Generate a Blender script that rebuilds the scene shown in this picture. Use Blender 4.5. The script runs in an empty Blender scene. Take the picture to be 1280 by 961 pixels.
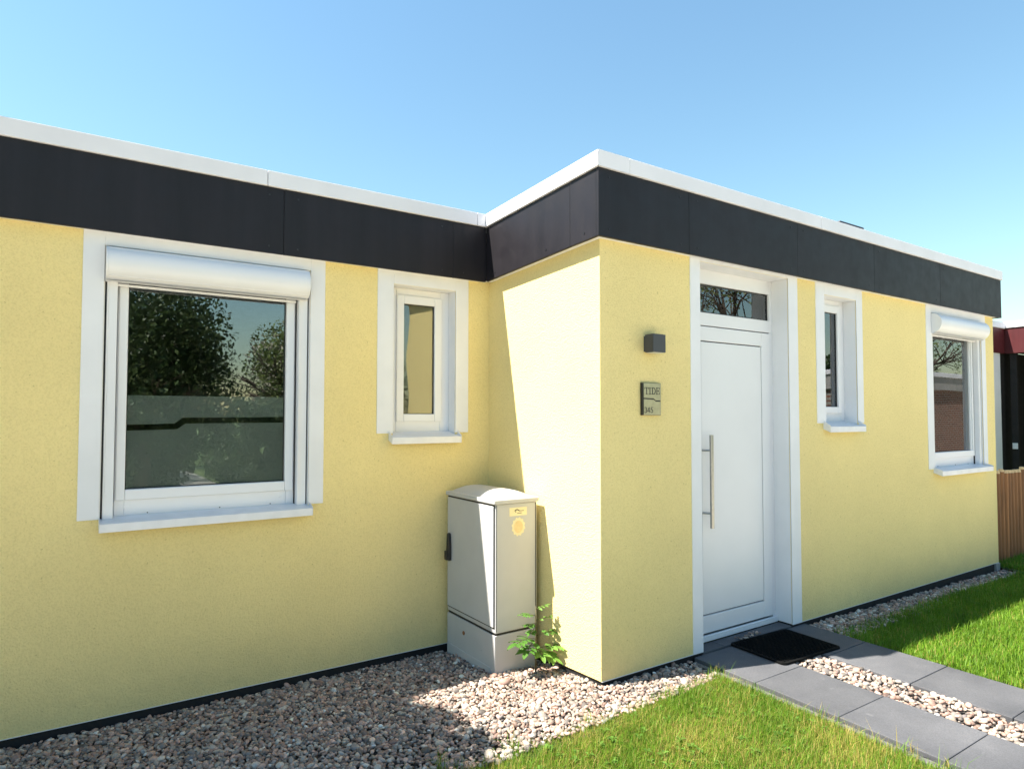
import bpy, bmesh, math, random
import numpy as np
from mathutils import Vector, Matrix

S = bpy.context.scene
COL = S.collection
R = math.radians
random.seed(7)
rng = np.random.default_rng(11)

# ------------------------------------------------------------------ camera
cam_d = bpy.data.cameras.new('camera')
cam = bpy.data.objects.new('camera', cam_d)
COL.objects.link(cam)
S.camera = cam
cam_d.sensor_width = 36.0
cam_d.lens = 811.9165 / 1280 * 36.0
cam_d.shift_x = (640 - 640.956) / 1280
cam_d.shift_y = (490.7755 - 480.5) / 1280
cam_d.clip_start = 0.05
cam_d.clip_end = 1000
YAW, PITCH, ROLL = 0.5912, 0.0357, 0.0007
fwd = Vector((math.sin(YAW) * math.cos(PITCH), math.cos(YAW) * math.cos(PITCH), math.sin(PITCH)))
cam.matrix_world = Matrix.Translation((0, 0, 1.5972)) @ (fwd.to_track_quat('-Z', 'Y').to_matrix().to_4x4()) @ Matrix.Rotation(ROLL, 4, 'Z')

# ------------------------------------------------------------------ light
SUN = Vector((0.63, -0.197, -1.0)).normalized()          # direction the light travels
w = bpy.data.worlds.new('World')
S.world = w
w.use_nodes = True
wn = w.node_tree.nodes
sky = wn.new('ShaderNodeTexSky')
sky.sky_type = 'NISHITA'
sky.sun_disc = False
sky.sun_elevation = math.asin(-SUN.z)
sky.sun_rotation = math.atan2(-SUN.x, -SUN.y)
sky.air_density = 1.8
sky.dust_density = 0.1
sky.ozone_density = 5.5
tint = wn.new('ShaderNodeMix')                              # the photograph's slightly more cyan white balance
tint.data_type = 'RGBA'
tint.blend_type = 'MULTIPLY'
tint.inputs[0].default_value = 1.0
tint.inputs[7].default_value = (0.93, 1.04, 1.0, 1)
w.node_tree.links.new(sky.outputs[0], tint.inputs[6])
w.node_tree.links.new(tint.outputs[2], wn['Background'].inputs[0])
wn['Background'].inputs[1].default_value = 0.0555
sun_d = bpy.data.lights.new('sun', 'SUN')
sun_d.energy = 4.4
sun_d.angle = R(0.5)
sun_d.color = (1.0, 0.94, 0.83)
sun = bpy.data.objects.new('sun', sun_d)
sun.rotation_euler = SUN.to_track_quat('-Z', 'Y').to_euler()
sun.location = (-6, 4, 12)
COL.objects.link(sun)
S.view_settings.view_transform = 'Standard'
S.view_settings.look = 'None'
S.view_settings.gamma = 1.0
S.view_settings.use_curve_mapping = False
S.view_settings.exposure = 1.89
S.cycles.max_bounces = 8
S.cycles.diffuse_bounces = 4
S.cycles.transparent_max_bounces = 12


# ------------------------------------------------------------------ materials
def new_mat(name):
    m = bpy.data.materials.new(name)
    m.use_nodes = True
    nt = m.node_tree
    return m, nt, nt.nodes['Principled BSDF'], nt.nodes['Material Output']


def noise(nt, scale, detail=3.0, rough=0.55, coord=None):
    n = nt.nodes.new('ShaderNodeTexNoise')
    n.inputs['Scale'].default_value = scale
    n.inputs['Detail'].default_value = detail
    n.inputs['Roughness'].default_value = rough
    if coord is None:
        g = nt.nodes.new('ShaderNodeNewGeometry')
        coord = g.outputs['Position']
    nt.links.new(coord, n.inputs['Vector'])
    return n


def ramp(nt, fac, stops):
    r = nt.nodes.new('ShaderNodeValToRGB')
    e = r.color_ramp.elements
    while len(e) < len(stops):
        e.new(0.5)
    for i, (p, c) in enumerate(stops):
        e[i].position = p
        e[i].color = (*c, 1)
    nt.links.new(fac, r.inputs[0])
    return r


def bump(nt, height, strength, dist, prev=None):
    b = nt.nodes.new('ShaderNodeBump')
    b.inputs['Strength'].default_value = strength
    b.inputs['Distance'].default_value = dist
    nt.links.new(height, b.inputs['Height'])
    if prev is not None:
        nt.links.new(prev, b.inputs['Normal'])
    return b


def simple(name, col, rough=0.5, var=0.08, scale=6.0, metal=0.0, spec=0.5, bmp=0.0, bscale=80.0, bdist=0.001, coat=0.0):
    m, nt, p, o = new_mat(name)
    n = noise(nt, scale, 5.0)
    lo = tuple(c * (1 - var) for c in col)
    hi = tuple(min(1, c * (1 + var)) for c in col)
    r = ramp(nt, n.outputs['Fac'], [(0.3, lo), (0.7, hi)])
    nt.links.new(r.outputs[0], p.inputs['Base Color'])
    n2 = noise(nt, scale * 2.3, 4.0)
    rr = nt.nodes.new('ShaderNodeMapRange')
    rr.inputs['To Min'].default_value = max(0.02, rough * 0.85)
    rr.inputs['To Max'].default_value = min(1, rough * 1.15)
    nt.links.new(n2.outputs['Fac'], rr.inputs['Value'])
    nt.links.new(rr.outputs[0], p.inputs['Roughness'])
    p.inputs['Metallic'].default_value = metal
    p.inputs['Specular IOR Level'].default_value = spec
    p.inputs['Coat Weight'].default_value = coat
    if bmp:
        n3 = noise(nt, bscale, 3.0)
        b = bump(nt, n3.outputs['Fac'], bmp, bdist)
        nt.links.new(b.outputs[0], p.inputs['Normal'])
    return m


def plaster_mat():
    m, nt, p, o = new_mat('yellow_render')
    base = (0.90, 0.735, 0.34)
    big = noise(nt, 0.9, 4.0)
    r1 = ramp(nt, big.outputs['Fac'], [(0.3, tuple(c * 0.93 for c in base)), (0.7, tuple(min(1, c * 1.04) for c in base))])
    fine = noise(nt, 120.0, 3.0, 0.65)
    r2 = ramp(nt, fine.outputs['Fac'], [(0.32, (0.76, 0.74, 0.69)), (0.56, (1, 1, 1))])
    mx = nt.nodes.new('ShaderNodeMix')
    mx.data_type = 'RGBA'
    mx.blend_type = 'MULTIPLY'
    mx.inputs[0].default_value = 0.42
    nt.links.new(r1.outputs[0], mx.inputs[6])
    nt.links.new(r2.outputs[0], mx.inputs[7])
    # sparse dark specks of dirt
    sp = noise(nt, 55.0, 2.0, 0.4)
    r3 = ramp(nt, sp.outputs['Fac'], [(0.255, (0.72, 0.70, 0.66)), (0.28, (1, 1, 1))])
    mx2 = nt.nodes.new('ShaderNodeMix')
    mx2.data_type = 'RGBA'
    mx2.blend_type = 'MULTIPLY'
    mx2.inputs[0].default_value = 0.8
    nt.links.new(mx.outputs[2], mx2.inputs[6])
    nt.links.new(r3.outputs[0], mx2.inputs[7])
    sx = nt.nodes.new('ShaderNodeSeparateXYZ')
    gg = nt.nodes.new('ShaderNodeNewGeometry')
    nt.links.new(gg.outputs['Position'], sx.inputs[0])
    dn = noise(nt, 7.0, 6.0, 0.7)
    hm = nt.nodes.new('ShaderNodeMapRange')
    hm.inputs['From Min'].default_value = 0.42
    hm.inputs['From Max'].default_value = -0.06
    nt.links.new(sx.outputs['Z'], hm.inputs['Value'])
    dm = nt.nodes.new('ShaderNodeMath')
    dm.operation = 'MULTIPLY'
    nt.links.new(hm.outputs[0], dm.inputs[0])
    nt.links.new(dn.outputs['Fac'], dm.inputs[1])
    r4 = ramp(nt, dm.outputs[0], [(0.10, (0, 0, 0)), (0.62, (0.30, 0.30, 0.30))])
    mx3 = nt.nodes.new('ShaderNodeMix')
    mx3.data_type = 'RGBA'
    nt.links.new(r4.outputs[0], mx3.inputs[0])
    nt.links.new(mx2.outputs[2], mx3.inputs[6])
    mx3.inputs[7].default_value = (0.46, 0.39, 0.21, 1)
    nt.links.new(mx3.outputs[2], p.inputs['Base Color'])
    p.inputs['Roughness'].default_value = 0.93
    p.inputs['Specular IOR Level'].default_value = 0.2
    v = nt.nodes.new('ShaderNodeTexVoronoi')
    v.inputs['Scale'].default_value = 150.0
    g = nt.nodes.new('ShaderNodeNewGeometry')
    nt.links.new(g.outputs['Position'], v.inputs['Vector'])
    b1 = bump(nt, v.outputs['Distance'], 0.35, 0.003)
    b2 = bump(nt, fine.outputs['Fac'], 0.85, 0.0105, b1.outputs[0])
    nt.links.new(b2.outputs[0], p.inputs['Normal'])
    return m


def glass_mat(name, tint=(0.90, 0.93, 0.92), ior=2.3, warp=0.0):
    m, nt, p, o = new_mat(name)
    nt.nodes.remove(p)
    tr = nt.nodes.new('ShaderNodeBsdfTransparent')
    tr.inputs[0].default_value = (*tint, 1)
    gl = nt.nodes.new('ShaderNodeBsdfGlossy')
    gl.inputs['Roughness'].default_value = 0.0
    gl.inputs['Color'].default_value = (0.95, 0.97, 1.0, 1)
    fr = nt.nodes.new('ShaderNodeFresnel')
    fr.inputs['IOR'].default_value = ior
    mx = nt.nodes.new('ShaderNodeMixShader')
    nt.links.new(fr.outputs[0], mx.inputs[0])
    nt.links.new(tr.outputs[0], mx.inputs[1])
    nt.links.new(gl.outputs[0], mx.inputs[2])
    if warp:
        n = noise(nt, 1.6, 1.0)
        b = bump(nt, n.outputs['Fac'], 1.0, warp)
        nt.links.new(b.outputs[0], gl.inputs['Normal'])
    nt.links.new(mx.outputs[0], o.inputs[0])
    return m


def attr_mat(name, rough=0.7, transl=0.0, spec=0.35, bmp=0.0, bscale=90.0):
    """Colour comes from the mesh's own per-piece 'tint' attribute."""
    m, nt, p, o = new_mat(name)
    a = nt.nodes.new('ShaderNodeAttribute')
    a.attribute_name = 'tint'
    col = a.outputs['Color']
    if bmp:
        n = noise(nt, bscale, 4.0, 0.7)
        r = ramp(nt, n.outputs['Fac'], [(0.3, (0.72, 0.72, 0.72)), (0.7, (1.12, 1.1, 1.1))])
        mx = nt.nodes.new('ShaderNodeMix')
        mx.data_type = 'RGBA'
        mx.blend_type = 'MULTIPLY'
        mx.inputs[0].default_value = 1.0
        nt.links.new(col, mx.inputs[6])
        nt.links.new(r.outputs[0], mx.inputs[7])
        col = mx.outputs[2]
        b = bump(nt, n.outputs['Fac'], bmp, 0.002)
        nt.links.new(b.outputs[0], p.inputs['Normal'])
    nt.links.new(col, p.inputs['Base Color'])
    p.inputs['Roughness'].default_value = rough
    p.inputs['Specular IOR Level'].default_value = spec
    if transl:
        t = nt.nodes.new('ShaderNodeBsdfTranslucent')
        nt.links.new(col, t.inputs[0])
        mx = nt.nodes.new('ShaderNodeMixShader')
        mx.inputs[0].default_value = transl
        nt.links.new(p.outputs[0], mx.inputs[1])
        nt.links.new(t.outputs[0], mx.inputs[2])
        nt.links.new(mx.outputs[0], o.inputs[0])
    return m


def wood_mat(name, col):
    m, nt, p, o = new_mat(name)
    tc = nt.nodes.new('ShaderNodeTexCoord')
    oi = nt.nodes.new('ShaderNodeObjectInfo')
    mp = nt.nodes.new('ShaderNodeMapping')
    mp.inputs['Scale'].default_value = (60, 60, 3.0)
    nt.links.new(tc.outputs['Object'], mp.inputs['Vector'])
    ad = nt.nodes.new('ShaderNodeVectorMath')
    ad.operation = 'ADD'
    cmb = nt.nodes.new('ShaderNodeCombineXYZ')
    ml = nt.nodes.new('ShaderNodeMath')
    ml.operation = 'MULTIPLY'
    ml.inputs[1].default_value = 40.0
    nt.links.new(oi.outputs['Random'], ml.inputs[0])
    nt.links.new(ml.outputs[0], cmb.inputs[0])
    nt.links.new(ml.outputs[0], cmb.inputs[2])
    nt.links.new(mp.outputs[0], ad.inputs[0])
    nt.links.new(cmb.outputs[0], ad.inputs[1])
    n = noise(nt, 1.0, 4.0, 0.6, ad.outputs[0])
    r = ramp(nt, n.outputs['Fac'], [(0.25, tuple(c * 0.55 for c in col)), (0.5, col), (0.75, tuple(min(1, c * 1.35) for c in col))])
    hs = nt.nodes.new('ShaderNodeHueSaturation')
    mr = nt.nodes.new('ShaderNodeMapRange')
    mr.inputs['To Min'].default_value = 0.75
    mr.inputs['To Max'].default_value = 1.2
    nt.links.new(oi.outputs['Random'], mr.inputs['Value'])
    nt.links.new(mr.outputs[0], hs.inputs['Value'])
    nt.links.new(r.outputs[0], hs.inputs['Color'])
    nt.links.new(hs.outputs[0], p.inputs['Base Color'])
    p.inputs['Roughness'].default_value = 0.7
    b = bump(nt, n.outputs['Fac'], 0.4, 0.002)
    nt.links.new(b.outputs[0], p.inputs['Normal'])
    return m


def slab_mat():
    m, nt, p, o = new_mat('anthracite_concrete')
    n = noise(nt, 2.2, 5.0, 0.6)
    oi = nt.nodes.new('ShaderNodeObjectInfo')
    r = ramp(nt, n.outputs['Fac'], [(0.3, (0.066, 0.067, 0.075)), (0.7, (0.108, 0.108, 0.117))])
    f = noise(nt, 170.0, 3.0, 0.75)
    r2 = ramp(nt, f.outputs['Fac'], [(0.3, (0.6, 0.6, 0.6)), (0.7, (1.25, 1.25, 1.24))])
    mx = nt.nodes.new('ShaderNodeMix')
    mx.data_type = 'RGBA'
    mx.blend_type = 'MULTIPLY'
    mx.inputs[0].default_value = 0.8
    nt.links.new(r.outputs[0], mx.inputs[6])
    nt.links.new(r2.outputs[0], mx.inputs[7])
    # pale lime bloom spots
    sp = noise(nt, 14.0, 3.0, 0.6)
    r3 = ramp(nt, sp.outputs['Fac'], [(0.66, (0, 0, 0)), (0.78, (0.35, 0.35, 0.35))])
    mx2 = nt.nodes.new('ShaderNodeMix')
    mx2.data_type = 'RGBA'
    nt.links.new(r3.outputs[0], mx2.inputs[0])
    nt.links.new(mx.outputs[2], mx2.inputs[6])
    mx2.inputs[7].default_value = (0.22, 0.22, 0.22, 1)
    hs = nt.nodes.new('ShaderNodeHueSaturation')
    mr = nt.nodes.new('ShaderNodeMapRange')
    mr.inputs['To Min'].default_value = 0.9
    mr.inputs['To Max'].default_value = 1.1
    nt.links.new(oi.outputs['Random'], mr.inputs['Value'])
    nt.links.new(mr.outputs[0], hs.inputs['Value'])
    nt.links.new(mx2.outputs[2], hs.inputs['Color'])
    nt.links.new(hs.outputs[0], p.inputs['Base Color'])
    p.inputs['Roughness'].default_value = 0.75
    b = bump(nt, f.outputs['Fac'], 0.35, 0.002)
    nt.links.new(b.outputs[0], p.inputs['Normal'])
    return m


def grass_ground_mat():
    m, nt, p, o = new_mat('turf')
    n = noise(nt, 1.3, 6.0, 0.6)
    r = ramp(nt, n.outputs['Fac'], [(0.3, (0.045, 0.085, 0.018)), (0.7, (0.095, 0.14, 0.03))])
    f = noise(nt, 90.0, 3.0, 0.7)
    r2 = ramp(nt, f.outputs['Fac'], [(0.3, (0.45, 0.45, 0.4)), (0.7, (1.2, 1.15, 1.0))])
    mx = nt.nodes.new('ShaderNodeMix')
    mx.data_type = 'RGBA'
    mx.blend_type = 'MULTIPLY'
    mx.inputs[0].default_value = 1.0
    nt.links.new(r.outputs[0], mx.inputs[6])
    nt.links.new(r2.outputs[0], mx.inputs[7])
    nt.links.new(mx.outputs[2], p.inputs['Base Color'])
    p.inputs['Roughness'].default_value = 0.95
    b = bump(nt, f.outputs['Fac'], 0.8, 0.02)
    nt.links.new(b.outputs[0], p.inputs['Normal'])
    return m


def fascia_mat(name, lo, hi, rough=0.42):
    m, nt, p, o = new_mat(name)
    g = nt.nodes.new('ShaderNodeNewGeometry')
    mp = nt.nodes.new('ShaderNodeMapping')
    mp.inputs['Scale'].default_value = (7.0, 7.0, 0.5)
    nt.links.new(g.outputs['Position'], mp.inputs['Vector'])
    st = noise(nt, 1.0, 5.0, 0.65, mp.outputs[0])
    r = ramp(nt, st.outputs['Fac'], [(0.32, lo), (0.72, hi)])
    nt.links.new(r.outputs[0], p.inputs['Base Color'])
    n2 = noise(nt, 9.0, 5.0)
    rr = nt.nodes.new('ShaderNodeMapRange')
    rr.inputs['To Min'].default_value = rough * 0.8
    rr.inputs['To Max'].default_value = rough * 1.3
    nt.links.new(n2.outputs['Fac'], rr.inputs['Value'])
    nt.links.new(rr.outputs[0], p.inputs['Roughness'])
    p.inputs['Specular IOR Level'].default_value = 0.36
    return m


def brick_mat():
    m, nt, p, o = new_mat('far_brickwork')
    tc = nt.nodes.new('ShaderNodeTexCoord')
    mp = nt.nodes.new('ShaderNodeMapping')
    mp.inputs['Rotation'].default_value = (R(90), 0, 0)
    nt.links.new(tc.outputs['Object'], mp.inputs['Vector'])
    b = nt.nodes.new('ShaderNodeTexBrick')
    b.inputs['Color1'].default_value = (0.20, 0.085, 0.055, 1)
    b.inputs['Color2'].default_value = (0.13, 0.06, 0.042, 1)
    b.inputs['Mortar'].default_value = (0.25, 0.23, 0.2, 1)
    b.inputs['Scale'].default_value = 2.0
    b.inputs['Brick Width'].default_value = 0.5
    b.inputs['Row Height'].default_value = 0.166
    b.inputs['Mortar Size'].default_value = 0.022
    nt.links.new(mp.outputs[0], b.inputs['Vector'])
    nt.links.new(b.outputs[0], p.inputs['Base Color'])
    p.inputs['Roughness'].default_value = 0.9
    return m


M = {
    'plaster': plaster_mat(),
    'white': simple('white_window_plastic', (0.735, 0.735, 0.76), 0.32, 0.02, 3.0),
    'band': simple('white_wall_paint', (0.735, 0.735, 0.76), 0.75, 0.035, 4.0, bmp=0.35, bscale=170.0, bdist=0.002),
    'alu': simple('white_coated_metal', (0.72, 0.72, 0.745), 0.38, 0.03, 2.0),
    'sill': simple('white_sill_metal', (0.73, 0.73, 0.755), 0.35, 0.06, 9.0),
    'coping': simple('white_roof_edge_metal', (0.72, 0.71, 0.76), 0.45, 0.05, 2.5),
    'fascia': fascia_mat('anthracite_panel', (0.0065, 0.0054, 0.0082), (0.0125, 0.0105, 0.0150), 0.5),
    'fascia_red': fascia_mat('oxblood_panel', (0.055, 0.008, 0.010), (0.09, 0.014, 0.017), 0.5),
    'black': simple('black_bitumen', (0.010, 0.010, 0.011), 0.7, 0.25, 20.0, bmp=0.4, bscale=60.0, bdist=0.004),
    'gasket': simple('black_seal', (0.012, 0.012, 0.013), 0.5, 0.1),
    'dark_plastic': simple('black_plastic', (0.012, 0.012, 0.014), 0.4, 0.1),
    'rubber': simple('black_rubber', (0.004, 0.004, 0.004), 0.85, 0.3, 30.0, spec=0.12),
    'steel': simple('brushed_steel', (0.42, 0.41, 0.39), 0.34, 0.08, 60.0, metal=1.0),
    'zinc': simple('galvanised_metal', (0.50, 0.51, 0.53), 0.45, 0.15, 25.0, metal=0.7),
    'cabinet': simple('grey_cabinet_plastic', (0.48, 0.475, 0.48), 0.5, 0.04, 5.0, bmp=0.12, bscale=240.0, bdist=0.0008),
    'lamp': simple('anthracite_lamp_metal', (0.045, 0.047, 0.055), 0.45, 0.06),
    'plate': simple('brass_toned_steel', (0.40, 0.37, 0.27), 0.33, 0.10, 30.0, metal=0.85),
    'ink': simple('engraved_ink', (0.018, 0.017, 0.022), 0.6, 0.1),
    'cream': simple('cream_sticker', (0.78, 0.68, 0.42), 0.5, 0.04, 30.0),
    'orange': simple('orange_sticker', (0.74, 0.56, 0.29), 0.5, 0.08, 40.0),
    'rust': simple('rusty_plug', (0.30, 0.13, 0.05), 0.8, 0.3, 60.0),
    'slab': slab_mat(),
    'kerb': simple('grey_edging_concrete', (0.105, 0.10, 0.092), 0.85, 0.35, 25.0, bmp=0.4, bscale=120.0, bdist=0.003),
    'soil': simple('gravel_bedding', (0.055, 0.047, 0.042), 0.95, 0.4, 40.0, bmp=1.0, bscale=70.0, bdist=0.012),
    'turf': grass_ground_mat(),
    'pebble': attr_mat('pebble_stone', 0.62, 0.0, 0.4, 0.3, 140.0),
    'blade': attr_mat('grass_blade', 0.55, 0.35, 0.3),
    'leaf': attr_mat('leaf_green', 0.5, 0.3, 0.35),
    'bark': simple('bark', (0.07, 0.052, 0.038), 0.9, 0.35, 18.0, bmp=0.8, bscale=40.0, bdist=0.02),
    'stem': simple('green_brown_stem', (0.10, 0.085, 0.04), 0.7, 0.2, 60.0),
    'picket': wood_mat('larch_picket', (0.25, 0.105, 0.036)),
    'cut': simple('lit_picket_top', (0.62, 0.44, 0.24), 0.8, 0.15, 40.0),  # paler wood tone paints light onto the picket tops
    'pane': glass_mat('window_glass', warp=0.0012),
    'pane_flat': glass_mat('bowed_glass', (0.7, 0.72, 0.68), 2.0, warp=0.006),
    'film': simple('frosted_film', (0.50, 0.56, 0.54), 0.6, 0.05, 4.0),
    'blind': simple('pale_privacy_film', (0.60, 0.57, 0.48), 0.6, 0.05, 4.0),
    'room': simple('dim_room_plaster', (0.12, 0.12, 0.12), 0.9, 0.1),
    'curtain': simple('grey_net_curtain', (0.28, 0.27, 0.26), 0.9, 0.1, 20.0),
    'roofing': simple('roof_felt', (0.05, 0.05, 0.052), 0.9, 0.2, 10.0),
    'vent': simple('dark_vent_plastic', (0.03, 0.032, 0.038), 0.5, 0.1),
    'brick': brick_mat(),
    'dark_clad': simple('black_brown_cladding', (0.008, 0.006, 0.006), 0.7, 0.2, 5.0),
    'concrete': simple('grey_concrete_band', (0.30, 0.29, 0.28), 0.85, 0.12, 3.0),
    'way': simple('brown_way_paver', (0.22, 0.21, 0.19), 0.85, 0.2, 5.0),
    'bounce_paving': simple('bounce_fill_paver', (0.68, 0.61, 0.50), 0.85, 0.15, 5.0),  # kept pale so the added paving reflects sunlight as fill
}


# ------------------------------------------------------------------ mesh helpers
def origin(o):
    return Vector(o['_org']) if o is not None and '_org' in o.keys() else Vector((0, 0, 0))


class MB:
    """Collects shapes in world coordinates and links them as ONE mesh object."""
    def __init__(s):
        s.v, s.f = [], []

    def hexa(s, c):
        """c: 8 corners, bottom ring then top ring, counter-clockwise from above."""
        i = len(s.v)
        s.v += [tuple(p) for p in c]
        s.f += [(i + 3, i + 2, i + 1, i), (i + 4, i + 5, i + 6, i + 7), (i, i + 1, i + 5, i + 4), (i + 1, i + 2, i + 6, i + 5), (i + 2, i + 3, i + 7, i + 6), (i + 3, i, i + 4, i + 7)]
        return s

    def box(s, x0, x1, y0, y1, z0, z1, sh=None):
        c = [(x0, y0, z0), (x1, y0, z0), (x1, y1, z0), (x0, y1, z0), (x0, y0, z1), (x1, y0, z1), (x1, y1, z1), (x0, y1, z1)]
        if sh:
            c = [(x, y, z + sh(y)) for x, y, z in c]
        return s.hexa(c)

    def frame(s, x0, x1, z0, z1, wl, wr, wb, wt, y0, y1):
        """Rectangular ring facing -y, built of four butted bars."""
        s.box(x0, x0 + wl, y0, y1, z0, z1)
        s.box(x1 - wr, x1, y0, y1, z0, z1)
        s.box(x0 + wl, x1 - wr, y0, y1, z0, z0 + wb)
        s.box(x0 + wl, x1 - wr, y0, y1, z1 - wt, z1)
        return s

    def tube(s, pts, rad, n=8, caps=True):
        rings = []
        pts = [Vector(p) for p in pts]
        for k, p in enumerate(pts):
            d = (pts[min(k + 1, len(pts) - 1)] - pts[max(k - 1, 0)]).normalized()
            a = d.cross(Vector((0, 0, 1)))
            if a.length < 0.05:
                a = d.cross(Vector((0, 1, 0)))
            a.normalize()
            b = d.cross(a)
            r = rad[k] if isinstance(rad, (list, tuple)) else rad
            i = len(s.v)
            for q in range(n):
                t = 2 * math.pi * q / n
                s.v.append(tuple(p + a * (r * math.cos(t)) + b * (r * math.sin(t))))
            rings.append(i)
        for i, j in zip(rings[:-1], rings[1:]):
            for q in range(n):
                s.f.append((i + q, j + q, j + (q + 1) % n, i + (q + 1) % n))
        if caps:
            s.f.append(tuple(rings[0] + q for q in range(n)))
            s.f.append(tuple(rings[-1] + q for q in reversed(range(n))))
        return s

    def extrude(s, poly, ax, a0, a1):
        """Closed polygon (2D) extruded along axis ax (0: x -> poly in (y,z); 1: y -> (x,z); 2: z -> (x,y))."""
        def P(p, a):
            return [(a, p[0], p[1]), (p[0], a, p[1]), (p[0], p[1], a)][ax]
        n = len(poly)
        i = len(s.v)
        s.v += [P(p, a0) for p in poly] + [P(p, a1) for p in poly]
        s.f.append(tuple(range(i, i + n)))
        s.f.append(tuple(range(i + 2 * n - 1, i + n - 1, -1)))
        for q in range(n):
            r = (q + 1) % n
            s.f.append((i + q, i + n + q, i + n + r, i + r))
        return s

    def disc(s, c, r, y0, y1, n=12, rz=None):
        return s.extrude([(c[0] + r * math.cos(2 * math.pi * k / n), c[1] + (rz or r) * math.sin(2 * math.pi * k / n)) for k in range(n)], 1, y0, y1)

    def build(s, name, mat, parent=None, bevel=0.0, smooth=False, seg=2):
        me = bpy.data.meshes.new(name)
        v = np.array(s.v, float)
        c = (v.min(0) + v.max(0)) / 2
        me.from_pydata([tuple(p) for p in v - c], [], s.f)
        me.materials.append(mat)
        bm = bmesh.new()
        bm.from_mesh(me)
        bmesh.ops.recalc_face_normals(bm, faces=bm.faces)
        bm.to_mesh(me)
        bm.free()
        o = bpy.data.objects.new(name, me)
        COL.objects.link(o)
        o['_org'] = tuple(float(q) for q in c)
        if parent is not None:
            o.parent = parent
            o.location = Vector(c) - origin(parent)
        else:
            o.location = c
        if smooth:
            me.shade_smooth()
        if bevel:
            b = o.modifiers.new('bevel', 'BEVEL')
            b.width = bevel
            b.segments = seg
            b.limit_method = 'ANGLE'
            b.angle_limit = R(40)
            b.harden_normals = False
        return o


def thing(name, loc, label, cat, group=None):
    o = bpy.data.objects.new(name, None)
    o.empty_display_size = 0.2
    COL.objects.link(o)
    o.location = loc
    o['_org'] = tuple(float(q) for q in loc)
    tag(o, label, cat, group)
    return o


def tag(o, label=None, cat=None, group=None, kind=None):
    if label:
        o['label'] = label
    if cat:
        o['category'] = cat
    if group:
        o['group'] = group
    if kind:
        o['kind'] = kind
    return o


def np_mesh(name, V, F, mat, tint=None, parent=None, smooth=True):
    """V (n,3), F (m,k) arrays -> one mesh object with an optional per-vertex tint."""
    me = bpy.data.meshes.new(name)
    k = F.shape[1]
    me.vertices.add(len(V))
    me.vertices.foreach_set('co', V.astype(np.float32).ravel())
    me.loops.add(F.size)
    me.loops.foreach_set('vertex_index', F.astype(np.int32).ravel())
    me.polygons.add(len(F))
    me.polygons.foreach_set('loop_start', np.arange(0, F.size, k, dtype=np.int32))
    me.polygons.foreach_set('loop_total', np.full(len(F), k, dtype=np.int32))
    if tint is not None:
        a = me.attributes.new('tint', 'FLOAT_COLOR', 'POINT')
        a.data.foreach_set('color', np.c_[tint, np.ones(len(tint))].astype(np.float32).ravel())
    me.materials.append(mat)
    me.update(calc_edges=True)
    me.validate()
    if smooth:
        me.shade_smooth()
    o = bpy.data.objects.new(name, me)
    COL.objects.link(o)
    if parent is not None:
        o.parent = parent
        o.location = -origin(parent)
    return o


def rects_with_holes(x0, x1, z0, z1, holes):
    """Split a wall rectangle into cells, leaving the holes (x0,x1,z0,z1) out."""
    xs = sorted({x0, x1, *[h[0] for h in holes], *[h[1] for h in holes]})
    out = []
    for a, b in zip(xs[:-1], xs[1:]):
        hz = sorted([(h[2], h[3]) for h in holes if h[0] < b - 1e-6 and h[1] > a + 1e-6])
        z = z0
        for lo, hi in hz:
            if lo > z:
                out.append((a, b, z, lo))
            z = hi
        if z < z1:
            out.append((a, b, z, z1))
    return out


# ------------------------------------------------------------------ the bungalow's measures
YL, YR, X0, XR = 4.288, 2.995, 2.654, 8.433       # wall planes: left wing, right wing, step between them, right end
ZC, ZF, ZB = 3.204, 3.105, 2.685                  # coping top, fascia top, fascia bottom (right wing)
O, OC = 0.064, 0.080                              # how far fascia and coping stand out
DZ, ZL = -0.062, -0.067                           # left wing sits a little lower
XW = -4.0                                         # left end of the house
TW = 0.34                                         # wall thickness
WX = 6.82                                         # offset of the right wing's big window from the left one's


def sh_ret(y):                                    # roof edge along the step falls to the left wing
    return DZ * min(1.0, max(0.0, (y - YR) / (YL - YR)))


def sh_base(y):
    return ZL * min(1.0, max(0.0, (y - YR) / (YL - YR)))


def gz(x, y):
    """Height of the gravel surface."""
    x = np.asarray(x, float)
    y = np.asarray(y, float)
    t = np.clip((y - 3.0) / 1.29, 0, 1)
    left = -0.038 - 0.085 * t - 0.02 * np.clip((1.6 - x) / 1.6, 0, 1) * (1 - t)
    right = -0.040 - 0.055 * np.clip((x - 5.0) / 3.4, 0, 1)
    return np.where(x < X0 + 0.35, left, right)


# ------------------------------------------------------------------ ground
def sheet(name, poly, z, mat, kind='structure'):
    me = bpy.data.meshes.new(name)
    me.from_pydata([(x, y, z) for x, y in poly], [], [tuple(range(len(poly)))])
    me.materials.append(mat)
    o = bpy.data.objects.new(name, me)
    COL.objects.link(o)
    o['kind'] = kind
    return o


gp = [(240 * math.cos(2 * math.pi * k / 64), 240 * math.sin(2 * math.pi * k / 64)) for k in range(64)]
sheet('ground', gp, -0.20, M['turf'])


def edge_l(x):                                    # where the left lawn meets the gravel
    x = np.asarray(x, float)
    return 2.70 + 0.03 * (x - 2.0) + 0.33 * np.clip(1.55 - x, 0, 1.2)


def path_x(x, y):                                 # the path runs very slightly askew
    return x + 0.035 * (y - 2.0)


XK = 3.405                                        # left edge of the path's edging strip


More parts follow.
